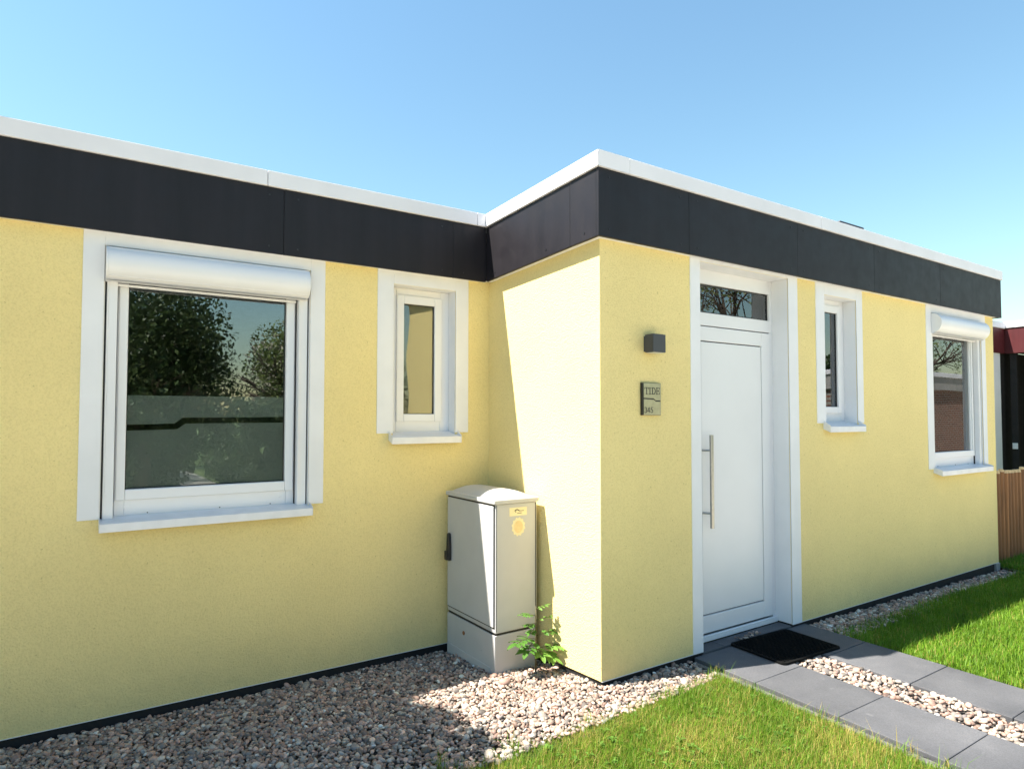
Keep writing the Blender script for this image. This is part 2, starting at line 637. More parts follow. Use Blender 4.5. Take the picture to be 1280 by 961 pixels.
def grid_sheet(name, x0, x1, y0f, y1f, nx, ny, zf, mat):
    xs = np.linspace(x0, x1, nx)
    V, F = [], []
    for i, x in enumerate(xs):
        a, b = y0f(x), y1f(x)
        for j in range(ny):
            y = a + (b - a) * j / (ny - 1)
            V.append((x, y, float(zf(x, y))))
    for i in range(nx - 1):
        for j in range(ny - 1):
            k = i * ny + j
            F.append((k, k + ny, k + ny + 1, k + 1))
    o = np_mesh(name, np.array(V), np.array(F), mat)
    o['kind'] = 'structure'
    return o


lawn_l = grid_sheet('lawn', 0.75, XK + 0.005, lambda x: 0.95, lambda x: float(edge_l(x)), 60, 60, lambda x, y: -0.065 + 0.006 * math.sin(3.1 * x + 1.7 * y), M['turf'])
lawn_r = grid_sheet('lawn', 4.735, 36.0, lambda x: 1.40, lambda x: 2.80 if x < 8.6 else (3.6 if x < 12.7 else 1.5), 120, 30, lambda x, y: -0.050 - 0.004 * min(x - 4.7, 8) + 0.006 * math.sin(2.3 * x + 1.9 * y), M['turf'])
bed_l = grid_sheet('gravel_bed', XW, 3.40, lambda x: float(edge_l(x)) - 0.10 if x > 0.75 else 2.58, lambda x: YL + 0.02 if x < X0 - 0.001 else YR + 0.02, 60, 20, lambda x, y: gz(x, y) - 0.012, M['soil'])
bed_r = grid_sheet('gravel_bed', 4.70, 8.75, lambda x: 2.70, lambda x: YR + 0.02, 40, 6, lambda x, y: gz(x, y) - 0.012, M['soil'])
bed_p = grid_sheet('gravel_bed', 3.90, 4.30, lambda x: -2.0, lambda x: YR + 0.02, 3, 12, lambda x, y: -0.052, M['soil'])

# ------------------------------------------------------------------ the house
house = thing('bungalow', (5.0, 5.5, 0.0), 'pale yellow flat-roofed bungalow with anthracite roof edge and white door', 'house')

h_big_l = (0.115, 1.268, 1.00, 2.555)
h_small_l = (1.857, 2.358, 1.44, 2.537)
h_door = (3.57, 4.60, -0.03, 2.672)
h_small_r = (5.10, 5.592, 1.50, 2.600)
h_big_r = (0.115 + WX + 0.03, 1.268 + WX + 0.03, 1.06, 2.615)

mb = MB()                                                         # rendered outer walls, openings left free
for a, b, c, d in rects_with_holes(XW, X0, ZL, 2.69, [h_big_l, h_small_l]):
    mb.box(a, b, YL, YL + TW, c, d)
for a, b, c, d in rects_with_holes(X0 + TW, XR, 0.0, 2.74, [h_door, h_small_r, h_big_r]):
    mb.box(a, b, YR, YR + TW, c, d)
mb.box(XR - TW, XR, YR + TW, 9.0, 0.0, 2.74)
mb.box(XW, XR - TW, 9.0 - TW, 9.0, 0.0, 2.69)
mb.box(XW, XW + TW, YL + TW, 9.0 - TW, ZL, 2.69)
mb.hexa([(X0, YR, 0), (X0 + TW, YR, 0), (X0 + TW, YL + TW, ZL), (X0, YL + TW, ZL), (X0, YR, 2.74), (X0 + TW, YR, 2.74), (X0 + TW, YL + TW, 2.68), (X0, YL + TW, 2.68)])
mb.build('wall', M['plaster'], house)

mb = MB()                                                         # bitumen plinth, set back under the render
e = 0.012
mb.box(XW, X0 + 0.2, YL + e, YL + TW, -0.45, ZL + 0.004)
mb.box(X0 + e, X0 + TW, YR + e, YL + e - 0.002, -0.45, 0.002, sh_base)
mb.box(X0 + TW, 3.57, YR + e, YR + TW, -0.45, 0.002)
mb.box(4.60, XR - e, YR + e, 8.9, -0.45, 0.002)
mb.build('plinth', M['black'], house)

mb = MB()                                                         # light base rail the render ends on
mb.box(XW, X0 - 0.002, YL - 0.004, YL + 0.02, ZL - 0.003, ZL - 0.0005)
mb.box(X0 + 0.002, 3.47, YR - 0.004, YR + 0.02, -0.003, -0.0005)
mb.box(4.72, XR, YR - 0.004, YR + 0.02, -0.003, -0.0005)
mb.build('base_rail', M['alu'], house)
MB().box(XR - 0.085, XR + 0.004, YR - 0.012, YR + 0.05, -0.13, -0.006).build('corner_bracket', M['zinc'], house, 0.002)

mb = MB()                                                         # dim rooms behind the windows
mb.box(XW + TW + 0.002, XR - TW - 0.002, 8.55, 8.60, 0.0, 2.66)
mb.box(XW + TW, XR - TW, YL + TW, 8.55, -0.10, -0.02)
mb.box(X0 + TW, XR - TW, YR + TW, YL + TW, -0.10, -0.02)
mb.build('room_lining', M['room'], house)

mb = MB()                                                         # flat roof deck and the timber edge behind the panels
mb.box(XW - 0.03, X0 - 0.04, YL - 0.040, 9.03, 2.70 + DZ, 3.07 + DZ)
mb.box(X0 - 0.04, XR + 0.04, YR - 0.040, YL - 0.040, 2.698, 3.07, lambda y: sh_ret(y) * 0.98)
mb.box(X0 - 0.04, XR + 0.04, YL - 0.040, 9.03, 2.70 + DZ, 3.07 + DZ)
mb.build('roof', M['roofing'], house)

mb = MB()                                                         # rendered soffit strip just under the panels
mb.box(XW, X0 - 0.04, YL - 0.041, YL - 0.001, 2.692 + DZ, 2.699 + DZ)
mb.box(X0 - 0.041, X0 - 0.001, YR - 0.041, YL - 0.041, 2.690, 2.697, sh_ret)
mb.box(X0 - 0.001, XR + 0.038, YR - 0.041, YR - 0.001, 2.690, 2.697)
mb.build('soffit', M['band'], house)

scr = M['dark_plastic']


def fascia_panel(mbx, screws, nrm):
    o = mbx.build('fascia_panel', M['fascia'], house, 0.0015, seg=1)
    for (x, y, z) in screws:
        s = MB()
        n = Vector(nrm)
        s.tube([Vector((x, y, z)) - n * 0.004, Vector((x, y, z)) + n * 0.003], 0.006, 8)
        s.build('screw', scr, o)


G = 0.0009
xl = [XW, -2.65, -1.42, 1.075, 2.30, X0 - O - 0.002]
for a, b in zip(xl[:-1], xl[1:]):
    sc = [(x, YL - O, z + DZ) for x in (a + 0.09, b - 0.09) for z in (ZB + 0.045, ZF - 0.05)] if b - a > 0.5 else [(a + 0.09, YL - O, ZB + DZ + 0.045)]
    fascia_panel(MB().box(a + G, b - G, YL - O, YL - 0.042, ZB + DZ, ZF + DZ), sc, (0, -1, 0))
ys = [YR - O + 0.0225, 3.205, YL - O - 0.001]
for k, (a, b) in enumerate(zip(ys[:-1], ys[1:])):
    yy = [3.065] if k == 0 else [3.46, 4.10]
    fascia_panel(MB().box(X0 - O, X0 - 0.042, a + G * (k > 0), b - G, ZB, ZF, sh_ret), [(X0 - O, y, ZB + 0.045 + sh_ret(y)) for y in yy], (-1, 0, 0))
xr = [X0 - O, 3.395, 4.64, 5.79, 7.04, XR + O]
for k, (a, b) in enumerate(zip(xr[:-1], xr[1:])):
    sc = [(x, YR - O, z) for x in (a + 0.085, b - 0.085) for z in (ZB + 0.05, ZF - 0.05)]
    fascia_panel(MB().box(a + (G if k else 0), b - (G if k < 4 else 0), YR - O, YR - 0.042, ZB, ZF), sc, (0, -1, 0))
fascia_panel(MB().box(XR + 0.042, XR + O, YR - 0.0415, 9.0, ZB, ZF), [], (1, 0, 0))


def coping(mbx):
    return mbx.build('coping', M['coping'], house, 0.004)


D = 0.26
DIP = -0.02                                                       # top falls inward

def cop_box_x(x0, x1, y, z0, z1, cut0=0.0, cut1=0.0):
    """Roof-edge cap running along x with its outer face at y; mitred by cut at the ends."""
    return MB().hexa([(x0, y, z0), (x1, y, z0), (x1 + cut1, y + D, z0), (x0 + cut0, y + D, z0), (x0, y, z1), (x1, y, z1), (x1 + cut1, y + D, z1 + DIP), (x0 + cut0, y + D, z1 + DIP)])


g = 0.0015
yl, yr, xo = YL - OC, YR - OC, X0 - OC
cl = [XW - 0.05, -2.9, -0.9, 0.97, 2.50, xo]
for k, (a, b) in enumerate(zip(cl[:-1], cl[1:])):
    last = k == len(cl) - 2
    coping(cop_box_x(a + g, b - (0.001 if last else g), yl, ZF + DZ, ZC + DZ, 0, D if last else 0))


def cop_y(ya, yb, cuta, cutb):
    za, zb = sh_ret(ya + OC), sh_ret(yb + OC)
    return MB().hexa([(xo, ya, ZF + za), (xo + D, ya + cuta, ZF + za), (xo + D, yb + cutb, ZF + zb), (xo, yb, ZF + zb), (xo, ya, ZC + za), (xo + D, ya + cuta, ZC + za + DIP), (xo + D, yb + cutb, ZC + zb + DIP), (xo, yb, ZC + zb)])


coping(cop_y(yr + 0.001, 3.205 - g, D, 0))
coping(cop_y(3.205 + g, yl - 0.001, 0, D))
cr = [xo, 2.836, 4.95, 7.098, XR + OC]
for k, (a, b) in enumerate(zip(cr[:-1], cr[1:])):
    coping(cop_box_x(a + (0.001 if k == 0 else g), b - (0 if k == 3 else g), yr, ZF, ZC, D if k == 0 else 0, 0))
mb = MB().box(XR + OC - D, XR + OC, yr + D + 0.002, 9.05, ZF, ZC - 0.01)
coping(mb)


# ------------------------------------------------------------------ windows
def surround(x0, x1, z0, hole, y, top, depth, zl):
    """White painted band round an opening and the white lining of its reveal."""
    hx0, hx1, hz0, hz1 = hole
    m = MB()
    t = 0.006
    for a, b, c, d in rects_with_holes(x0, x1, z0, top, [(hx0, hx1, z0 - 1, hz1)]):
        m.box(a, b, y - t, y + 0.004, c, d)
    m.box(hx0 - 0.001, hx0 + 0.004, y + 0.0045, y + depth, hz0, hz1)
    m.box(hx1 - 0.004, hx1 + 0.001, y + 0.0045, y + depth, hz0, hz1)
    m.box(hx0 + 0.004, hx1 - 0.004, y + 0.0045, y + depth, hz1 - 0.004, hz1 + 0.001)
    return m


def sill(x0, x1, y_out, y_in, z_face0, z_face1, z_in, parent):
    m = MB()
    t = 0.004
    yo = y_out
    # sloping sheet with a folded front lip and upturned ends
    m.hexa([(x0 + t, yo + 0.003, z_face1 - 0.004), (x1 - t, yo + 0.003, z_face1 - 0.004), (x1 - t, y_in, z_in - 0.004), (x0 + t, y_in, z_in - 0.004), (x0 + t, yo, z_face1), (x1 - t, yo, z_face1), (x1 - t, y_in, z_in), (x0 + t, y_in, z_in)])
    m.box(x0 + t, x1 - t, yo, yo + 0.0028, z_face0, z_face1 - 0.001)
    for a, b in ((x0, x0 + t - 0.0003), (x1 - t + 0.0003, x1)):
        m.hexa([(a, yo - 0.001, z_face0 - 0.001), (b, yo - 0.001, z_face0 - 0.001), (b, YY + 0.003, z_face1 - 0.02), (a, YY + 0.003, z_face1 - 0.02), (a, yo - 0.001, z_face1 + 0.008), (b, yo - 0.001, z_face1 + 0.008), (b, YY + 0.003, z_in + 0.012), (a, YY + 0.003, z_in + 0.012)])
    return m.build('sill', M['sill'], parent, 0.0012, seg=1)


def glass(x0, x1, z0, z1, y, mat, parent):
    m = MB().box(x0, x1, y, y + 0.006, z0, z1)
    # outer seal, recessed round the pane
    MB().frame(x0 - 0.004, x1 + 0.004, z0 - 0.004, z1 + 0.004, 0.009, 0.009, 0.009, 0.009, y - 0.006, y + 0.008).build('seal', M['gasket'], parent)
    return m.build('pane', mat, parent)


def small_window(dx, dz, y, pane_mat, label, depth):
    global YY
    YY = y
    hole = h_small_l if dx == 0 else h_small_r
    top = (ZB + 0.004 + DZ + 0.006) if dx == 0 else ZB + 0.004
    win = surround(1.736 + dx, 2.468 + dx - (0.02 if dx else 0), 1.474 + dz, hole, y, top, depth + 0.03, 0).build('window', M['band'], house, 0.002, seg=1)
    tag(win, label)
    hx0, hx1, hz0, hz1 = hole
    fy = y + depth
    zb = 1.475 + dz
    # outer frame
    f = MB().frame(hx0 + 0.004, hx1 - 0.004, zb, hz1 - 0.004, 0.062, 0.075, 0.085, 0.055, fy, fy + 0.06)
    f.build('window_frame', M['white'], win, 0.004)
    # opening sash standing 14 mm proud of the frame
    sx0, sx1, sz0, sz1 = 1.922 + dx, 2.288 + dx - (0.005 if dx else 0), 1.556 + dz, 2.488 + dz - 0.005
    gx0, gx1, gz0, gz1 = 1.978 + dx, 2.228 + dx, 1.611 + dz, 2.420 + dz
    MB().frame(sx0, sx1, sz0, sz1, gx0 - sx0, sx1 - gx1, gz0 - sz0, sz1 - gz1, fy - 0.016, fy + 0.05).build('sash', M['white'], win, 0.006, seg=3)
    glass(gx0, gx1, gz0, gz1, fy + 0.006, pane_mat, win)
    if dx == 0:
        MB().box(gx0 - 0.01, gx1 + 0.01, fy + 0.0165, fy + 0.022, gz0 - 0.01, gz1 + 0.01).build('privacy_film', M['blind'], win)
    else:
        MB().box(gx0 - 0.01, gx1 + 0.01, fy + 0.15, fy + 0.16, gz0 - 0.01, gz1 + 0.01).build('curtain', M['curtain'], win)
    MB().disc(((gx0 + gx1) / 2, zb + 0.035), 0.012, fy - 0.003, fy + 0.001, 12, 0.004).build('drain_cap', M['white'], win)
    sill(1.826 + dx, 2.380 + dx - (0.01 if dx else 0), y - 0.062, fy + 0.01, 1.400 + dz, 1.446 + dz, 1.474 + dz + 0.012, win)
    return win


def big_window(dx, dz, y, label):
    global YY
    YY = y
    hole = h_big_l if dx == 0 else h_big_r
    top = (ZB + 0.004 + DZ + 0.006) if dx == 0 else ZB + 0.004
    win = surround(0.012 + dx, 1.365 + dx, 1.022 + dz, hole, y, top, 0.12, 0).build('window', M['band'], house, 0.002, seg=1)
    tag(win, label)
    hx0, hx1, hz0, hz1 = hole
    zb = 1.012 + dz
    # narrow dark joint between reveal and shutter rails
    MB().box(hx0 + 0.004, hx0 + 0.016, y + 0.03, y + 0.10, zb, hz1 - 0.01).build('joint', M['gasket'], win)
    MB().box(hx1 - 0.018, hx1 - 0.004, y + 0.03, y + 0.10, zb, hz1 - 0.01).build('joint', M['gasket'], win)
    # shutter guide rails
    for a, b in ((hx0 + 0.014, hx0 + 0.066), (hx1 - 0.072, hx1 - 0.014)):
        r = MB()
        r.box(a, b, y + 0.012, y + 0.09, zb + 0.004, 2.362 + dz)
        r.box(a + 0.002, a + 0.009, y + 0.006, y + 0.0118, zb + 0.004, 2.362 + dz)
        rail = r.build('guide_rail', M['alu'], win, 0.003)
        for z in (1.16, 1.42, 1.72, 2.05):
            MB().disc(((a + b) / 2 - 0.012 * (1 if a < hx0 + 0.1 else -1), z + dz), 0.006, y + 0.0085, y + 0.013, 10).build('screw', M['white'], rail)
    # fixed frame, then the sash
    fx0, fx1 = hx0 + 0.070, hx1 - 0.077
    MB().box(fx1 + 0.0005, hx1 - 0.0725, y + 0.055, y + 0.10, zb + 0.004, 2.36 + dz).build('joint', M['gasket'], win)
    MB().frame(fx0, fx1, zb, 2.44 + dz, 0.05, 0.05, 0.108, 0.07, y + 0.066, y + 0.12).build('window_frame', M['white'], win, 0.004)
    gx0, gx1, gz0, gz1 = 0.238 + dx + (0.02 if dx else 0), 1.130 + dx + (0.02 if dx else 0), 1.174 + dz, 2.385 + dz
    sx0, sx1 = fx0 + 0.006, fx1 - 0.008
    MB().frame(sx0, sx1, 1.112 + dz, 2.42 + dz, gx0 - sx0, sx1 - gx1, 0.062, 0.035, y + 0.050, y + 0.105).build('sash', M['white'], win, 0.007, seg=3)
    glass(gx0, gx1, gz0, gz1, y + 0.083, M['pane'], win)
    for x in (gx0 + 0.01, gx1 - 0.01):
        MB().disc((x, zb + 0.062), 0.018, y + 0.061, y + 0.067, 12, 0.0075).build('drain_cap', M['white'], win)
    for x in (hx0 + 0.24, hx0 + 0.63, hx0 + 0.93):
        MB().disc((x, zb + 0.022), 0.0035, y + 0.0625, y + 0.0668, 8).build('screw', M['ink'], win)
    # rounded shutter box, its end caps, and the bottom bar of the rolled-up curtain
    bx0, bx1, z0, z1 = hx0 + 0.004, hx1 - 0.026, 2.350 + dz, 2.548 + dz
    yb, yf = y + 0.065, y - 0.098
    prof = [(yb, z0 + 0.012), (y - 0.01, z0), (y - 0.045, z0 + 0.004)]
    cz, ry, rz = (z0 + z1) / 2 + 0.004, 0.085, (z1 - z0) / 2 - 0.004
    for k in range(0, 13):
        t = -math.pi / 2 + math.pi * k / 12 * 0.93
        prof.append((y - 0.045 + 0.032 - ry * math.cos(t) * 1.0, cz + rz * math.sin(t)))
    prof += [(y - 0.016, z1 - 0.002), (y - 0.014, z1), (yb, z1)]
    body = MB().extrude(prof, 0, bx0 + 0.012, bx1 - 0.012).build('shutter_box', M['alu'], win, 0.0)
    body.data.shade_smooth()
    es = body.modifiers.new('split', 'EDGE_SPLIT')
    es.split_angle = R(32)
    for tb in (math.radians(58), math.radians(-52)):
        py, pz = y - 0.013 - ry * math.cos(tb), cz + rz * math.sin(tb)
        MB().tube([(bx0 + 0.012, py, pz), (bx1 - 0.012, py, pz)], 0.0022, 6).build('bead', M['alu'], body)
    cyy = sum(p[0] for p in prof) / len(prof)
    cap = [(cyy + (p[0] - cyy) * 1.015, cz + (p[1] - cz) * 1.012) for p in prof]
    for a, b in ((bx0, bx0 + 0.0118), (bx1 - 0.0118, bx1)):
        MB().extrude(cap, 0, a, b).build('end_cap', M['alu'], body, 0.003)
    MB().box(bx0 + 0.06, bx1 - 0.06, y + 0.022, y + 0.040, 2.336 + dz, 2.349 + dz).build('shutter_end_bar', M['alu'], win, 0.002)
    # frosted film on the lower half, cut by one clear wavy strip, inside the pane
    if dx == 0:
        fy = y + 0.094
        a, b = gx0 - 0.005, gx1 + 0.005
        MB().extrude([(a, 1.545), (0.49, 1.550), (0.535, 1.585), (b, 1.590), (b, 1.718), (a, 1.716)], 1, fy, fy + 0.002).build('frosted_film', M['film'], win)
        MB().extrude([(a, gz0 - 0.005), (b, gz0 - 0.005), (b, 1.553), (0.55, 1.550), (0.505, 1.516), (a, 1.510)], 1, fy, fy + 0.002).build('frosted_film', M['film'], win)
    else:
        m = MB()
        for k in range(24):
            xx = gx0 + 0.45 + k * 0.022
            m.box(xx, xx + 0.020, y + 0.22 + 0.012 * math.sin(k * 1.3), y + 0.225 + 0.012 * math.sin(k * 1.3), gz0, gz1)
        m.build('curtain', M['curtain'], win)
    sill(0.113 + dx, 1.277 + dx + (0.01 if dx else 0), y - 0.080, y + 0.07, 0.958 + dz, 1.004 + dz, 1.026 + dz, win)
    return win


big_window(0.0, 0.0, YL, 'big window with frosted lower half and closed white shutter box')
small_window(0.0, 0.0, YL, M['pane_flat'], 'narrow window with pale privacy film beside the inner corner', 0.10)
small_window(3.24, 0.066, YR, M['pane'], 'narrow window with clear glass right of the door', 0.11)
big_window(WX + 0.03, 0.060, YR, 'big window with shutter box at the far right end')

# ------------------------------------------------------------------ front door
dy = YR + 0.140
ds = surround(3.470, 4.722, -0.004, (3.57, 4.60, 0.0, 2.672), YR, ZB + 0.004, 0.15, 0).build('door_surround', M['band'], house, 0.002, seg=1)
fr = MB().frame(3.574, 4.596, 0.0, 2.668, 0.045, 0.035, 0.012, 0.105, dy, dy + 0.07)
fr.box(3.619, 4.561, dy + 0.001, dy + 0.069, 2.258, 2.352)
frame = fr.build('door_frame', M['white'], house, 0.003)
glass(3.622, 4.558, 2.356, 2.560, dy + 0.022, M['pane'], frame)
MB().box(4.33, 4.55, dy + 0.16, dy + 0.17, 2.33, 2.58).build('curtain', M['curtain'], frame)
lx0, lx1, lz0, lz1 = 3.624, 4.556, 0.046, 2.250
px0, px1, pz0, pz1 = 3.735, 4.452, 0.170, 2.145
dr = MB()
dr.frame(lx0, lx1, lz0, lz1, px0 - lx0, lx1 - px1, pz0 - lz0, lz1 - pz1, dy - 0.004, dy + 0.05)
door = dr.build('door', M['white'], house, 0.004)
MB().box(px0 + 0.008, px1 - 0.008, dy - 0.002, dy + 0.03, pz0 + 0.008, pz1 - 0.008).build('door_panel', M['white'], door, 0.004, seg=3)
MB().box(px0 - 0.002, px1 + 0.002, dy + 0.018, dy + 0.028, pz0 - 0.002, pz1 + 0.002).build('panel_bed', M['white'], door)
MB().box(lx0 - 0.006, lx1 + 0.006, dy + 0.012, dy + 0.045, lz0 - 0.006, lz1 + 0.006).build('door_seal', M['gasket'], door)
MB().box(3.574, 4.596, dy - 0.022, dy - 0.001, -0.006, 0.036).build('threshold', M['alu'], house, 0.004)
hb = MB()
hx = 3.772
hb.tube([(hx, YR + 0.075, 0.800), (hx, YR + 0.075, 1.462)], 0.0145, 16)
hnd = hb.build('handle', M['steel'], door)
hnd.data.shade_smooth()
hnd.modifiers.new('split', 'EDGE_SPLIT').split_angle = R(40)
for z in (0.905, 1.352):
    p = MB().tube([(hx, YR + 0.076, z), (hx - 0.045, dy - 0.003, z)], 0.008, 10)
    p.build('handle_post', M['steel'], door)
# dark stone step inside the door opening, three pieces
for a, b in ((3.576, 3.80), (3.803, 4.13), (4.133, 4.594)):
    MB().box(a, b, YR + 0.004, dy - 0.024, -0.09, -0.010 + 0.002 * random.random()).build('step_stone', M['slab'], house, 0.004)

# ------------------------------------------------------------------ roof vent
vent = thing('roof_vent', (6.65, 3.75, 3.09), 'dark roof vent box showing just above the white roof edge', 'roof vent')
MB().box(6.42, 6.80, 3.60, 3.95, 3.071, 3.50).build('housing', M['vent'], vent, 0.006)
MB().box(6.385, 6.845, 3.56, 3.99, 3.515, 3.580).build('cap', M['vent'], vent, 0.01)
MB().box(6.45, 6.77, 3.63, 3.92, 3.501, 3.514).build('neck', M['gasket'], vent)

# ------------------------------------------------------------------ wall lamp
lamp = thing('wall_lamp', (3.07, YR, 2.06), 'small anthracite cube wall lamp above the house sign', 'wall lamp')
lm = MB()
lm.box(3.018, 3.130, 2.902, 2.975, 2.003, 2.118)
lm.build('lamp_body', M['lamp'], lamp, 0.0025)
MB().box(3.026, 3.122, 2.9752, YR - 0.001, 2.010, 2.110).build('back_plate', M['lamp'], lamp, 0.001)
MB().box(3.028, 3.120, 2.912, 2.968, 2.0005, 2.0026).build('diffuser', simple('frosted_lamp_glass', (0.6, 0.6, 0.56), 0.4, 0.03), lamp)
MB().box(3.028, 3.120, 2.912, 2.968, 2.1184, 2.1205).build('diffuser', M['lamp'], lamp)

# ------------------------------------------------------------------ house sign
sign = thing('house_sign', (3.075, YR, 1.70), 'small brass-toned house sign reading TIDE and 345 beside the door', 'sign')
sx0, sx1, sz0, sz1 = 2.992, 3.158, 1.602, 1.810
sy = YR - 0.020
MB().box(sx0, sx1, sy, YR - 0.001, sz0, sz1).build('backing', M['dark_plastic'], sign, 0.001)
wv = lambda o: [(sx0 + 0.012, 1.712 + o), (sx0 + 0.100, 1.709 + o), (sx0 + 0.118, 1.697 + o), (sx1 - 0.001, 1.697 + o)]
MB().extrude([(sx0 + 0.010, sz1 - 0.002), (sx0 + 0.010, 1.714)] + wv(0.002) + [(sx1 - 0.001, sz1 - 0.002)], 1, sy - 0.003, sy - 0.0003).build('plate', M['plate'], sign)
MB().extrude([(sx0 + 0.010, sz0 + 0.002), (sx1 - 0.001, sz0 + 0.002)] + wv(-0.007)[::-1] + [(sx0 + 0.010, 1.705)], 1, sy - 0.003, sy - 0.0003).build('plate', M['plate'], sign)


def stroke(m, pts, wd, y0, y1):
    for (x0, z0), (x1, z1) in zip(pts[:-1], pts[1:]):
        d = Vector((x1 - x0, z1 - z0))
        n = Vector((-d.y, d.x)).normalized() * (wd / 2)
        ex = d.normalized() * (wd * 0.25)
        a, b = Vector((x0, z0)) - ex, Vector((x1, z1)) + ex
        m.extrude([tuple(a + n), tuple(a - n), tuple(b - n), tuple(b + n)], 1, y0, y1)


def glyph(ch, x, z, w_, h, name='letter', th=0.0055, thin=0.003):
    """Serif letter or figure as thin raised strokes on the sign."""
    m = MB()
    y0, y1 = sy - 0.0042, sy - 0.0029
    P = lambda u, v: (x + u * w_, z + v * h)

    def st(pts, t):
        stroke(m, [P(*q) for q in pts], t, y0, y1)
    arc = lambda cx, cy, rx, ry, a0, a1, n=9: [(cx + rx * math.cos(R(a0 + (a1 - a0) * k / n)), cy + ry * math.sin(R(a0 + (a1 - a0) * k / n))) for k in range(n + 1)]
    if ch == 'T':
        st([(0.5, 0), (0.5, 1)], th); st([(0, 0.96), (1, 0.96)], thin); st([(0.02, 0.96), (0.0, 0.76)], thin); st([(0.98, 0.96), (1.0, 0.76)], thin); st([(0.25, 0.02), (0.75, 0.02)], thin)
    elif ch == 'I':
        st([(0.5, 0), (0.5, 1)], th); st([(0.1, 0.98), (0.9, 0.98)], thin); st([(0.1, 0.02), (0.9, 0.02)], thin)
    elif ch == 'D':
        st([(0.2, 0), (0.2, 1)], th); st([(0.0, 0.98), (0.45, 0.98)], thin); st([(0.0, 0.02), (0.45, 0.02)], thin); st(arc(0.42, 0.5, 0.52, 0.48, 90, -90), th * 0.85)
    elif ch == 'E':
        st([(0.2, 0), (0.2, 1)], th); st([(0, 0.98), (0.95, 0.98), (0.97, 0.76)], thin); st([(0, 0.02), (0.95, 0.02), (1.0, 0.27)], thin); st([(0.2, 0.5), (0.75, 0.5)], thin); st([(0.75, 0.36), (0.75, 0.64)], thin)
    elif ch == '3':
        st(arc(0.42, 0.74, 0.36, 0.24, 150, -80), thin * 1.25); st(arc(0.42, 0.26, 0.44, 0.26, 80, -150), thin * 1.3)
    elif ch == '4':
        st([(0.7, 0), (0.7, 1), (0.02, 0.3), (1.0, 0.3)], thin * 1.2)
    elif ch == '5':
        st([(0.9, 0.97), (0.22, 0.97), (0.14, 0.55)], thin * 1.2); st(arc(0.42, 0.30, 0.46, 0.30, 130, -150), thin * 1.3)
    return m.build(name, M['ink'], sign)


for ch, x, wd in (('T', 3.010, 0.034), ('I', 3.046, 0.022), ('D', 3.072, 0.036), ('E', 3.113, 0.033)):
    glyph(ch, x, 1.737, wd, 0.043)
for ch, x in (('3', 3.008), ('4', 3.034), ('5', 3.062)):
    glyph(ch, x, 1.619, 0.022, 0.034, 'numeral')

# ------------------------------------------------------------------ utility cabinet in the inner corner
CX0, CX1, CY0, CY1 = 2.272, 2.612, 3.592, 4.245
cab = thing('utility_cabinet', (2.44, 3.92, -0.1), 'grey plastic utility cabinet standing in the inner corner of the walls', 'cabinet')
b = MB()
b.box(CX0 + 0.004, CX1 - 0.004, CY0 + 0.004, CY1, -0.25, 0.172)
b.box(CX0 - 0.002, CX0 + 0.0038, CY0 + 0.05, CY1 - 0.01, -0.25, -0.040)
base = b.build('base', M['cabinet'], cab, 0.008)
b = MB().box(CX0 + 0.012, CX1 - 0.012, CY0 + 0.012, CY1 - 0.01, 0.1722, 0.1868)
b.build('shadow_gap', M['gasket'], cab)
b = MB().box(CX0 + 0.006, CX1 - 0.003, CY0, CY1, 0.187, 1.020)
body = b.build('body', M['cabinet'], cab, 0.007)
dd = MB().box(CX0 - 0.004, CX0 + 0.0058, CY0 + 0.016, CY1 - 0.012, 0.225, 1.008)
cdoor = dd.build('door', M['cabinet'], cab, 0.004)
MB().box(CX0 + 0.0045, CX0 + 0.0075, CY0 + 0.008, CY1 - 0.004, 0.216, 1.016).build('door_gap', M['gasket'], cab)
MB().box(CX0 + 0.012, CX0 + 0.015, CY0 - 0.0012, CY0 + 0.004, 0.20, 1.012).box(CX1 - 0.018, CX1 - 0.012, CY0 - 0.0012, CY0 + 0.004, 0.20, 1.012).build('trim_strip', M['gasket'], cab)
# lever handle with its lock cover
hl = MB()
yh = CY1 - 0.055
hl.extrude([(yh - 0.022, 0.555), (yh + 0.022, 0.555), (yh + 0.022, 0.61), (yh + 0.016, 0.66), (yh + 0.010, 0.745), (yh - 0.004, 0.755), (yh - 0.014, 0.745), (yh - 0.022, 0.66)], 0, CX0 - 0.030, CX0 - 0.0042)
han = hl.build('handle', M['dark_plastic'], cdoor, 0.006)
MB().box(CX0 - 0.044, CX0 - 0.0302, yh - 0.020, yh + 0.020, 0.560, 0.625).build('lock_cover', M['dark_plastic'], han, 0.004)
# lid: rim with a drip edge and a shallow barrel crown
ld = MB().box(CX0 - 0.014, CX1 + 0.004, CY0 - 0.016, CY1, 1.0205, 1.050)
lid = ld.build('lid', M['cabinet'], cab, 0.006)
nu, nv = 18, 22
V, F = [], []
for i in range(nu + 1):
    u = -1 + 2 * i / nu
    for j in range(nv + 1):
        v = -1 + 2 * j / nv
        hx_ = (1 - abs(u) ** 2.4)
        hy_ = (1 - abs(v) ** 7) ** 0.7
        V.append(((CX0 + CX1) / 2 - 0.002 + u * 0.155, (CY0 + CY1) / 2 + v * 0.318, 1.0485 + 0.048 * hx_ * hy_))
for i in range(nu):
    for j in range(nv):
        k = i * (nv + 1) + j
        F.append((k, k + nv + 1, k + nv + 2, k + 1))
crown_o = np_mesh('lid_crown', np.array(V), np.array(F), M['cabinet'], None, None)
crown_o.parent = lid
crown_o.location = -origin(lid)
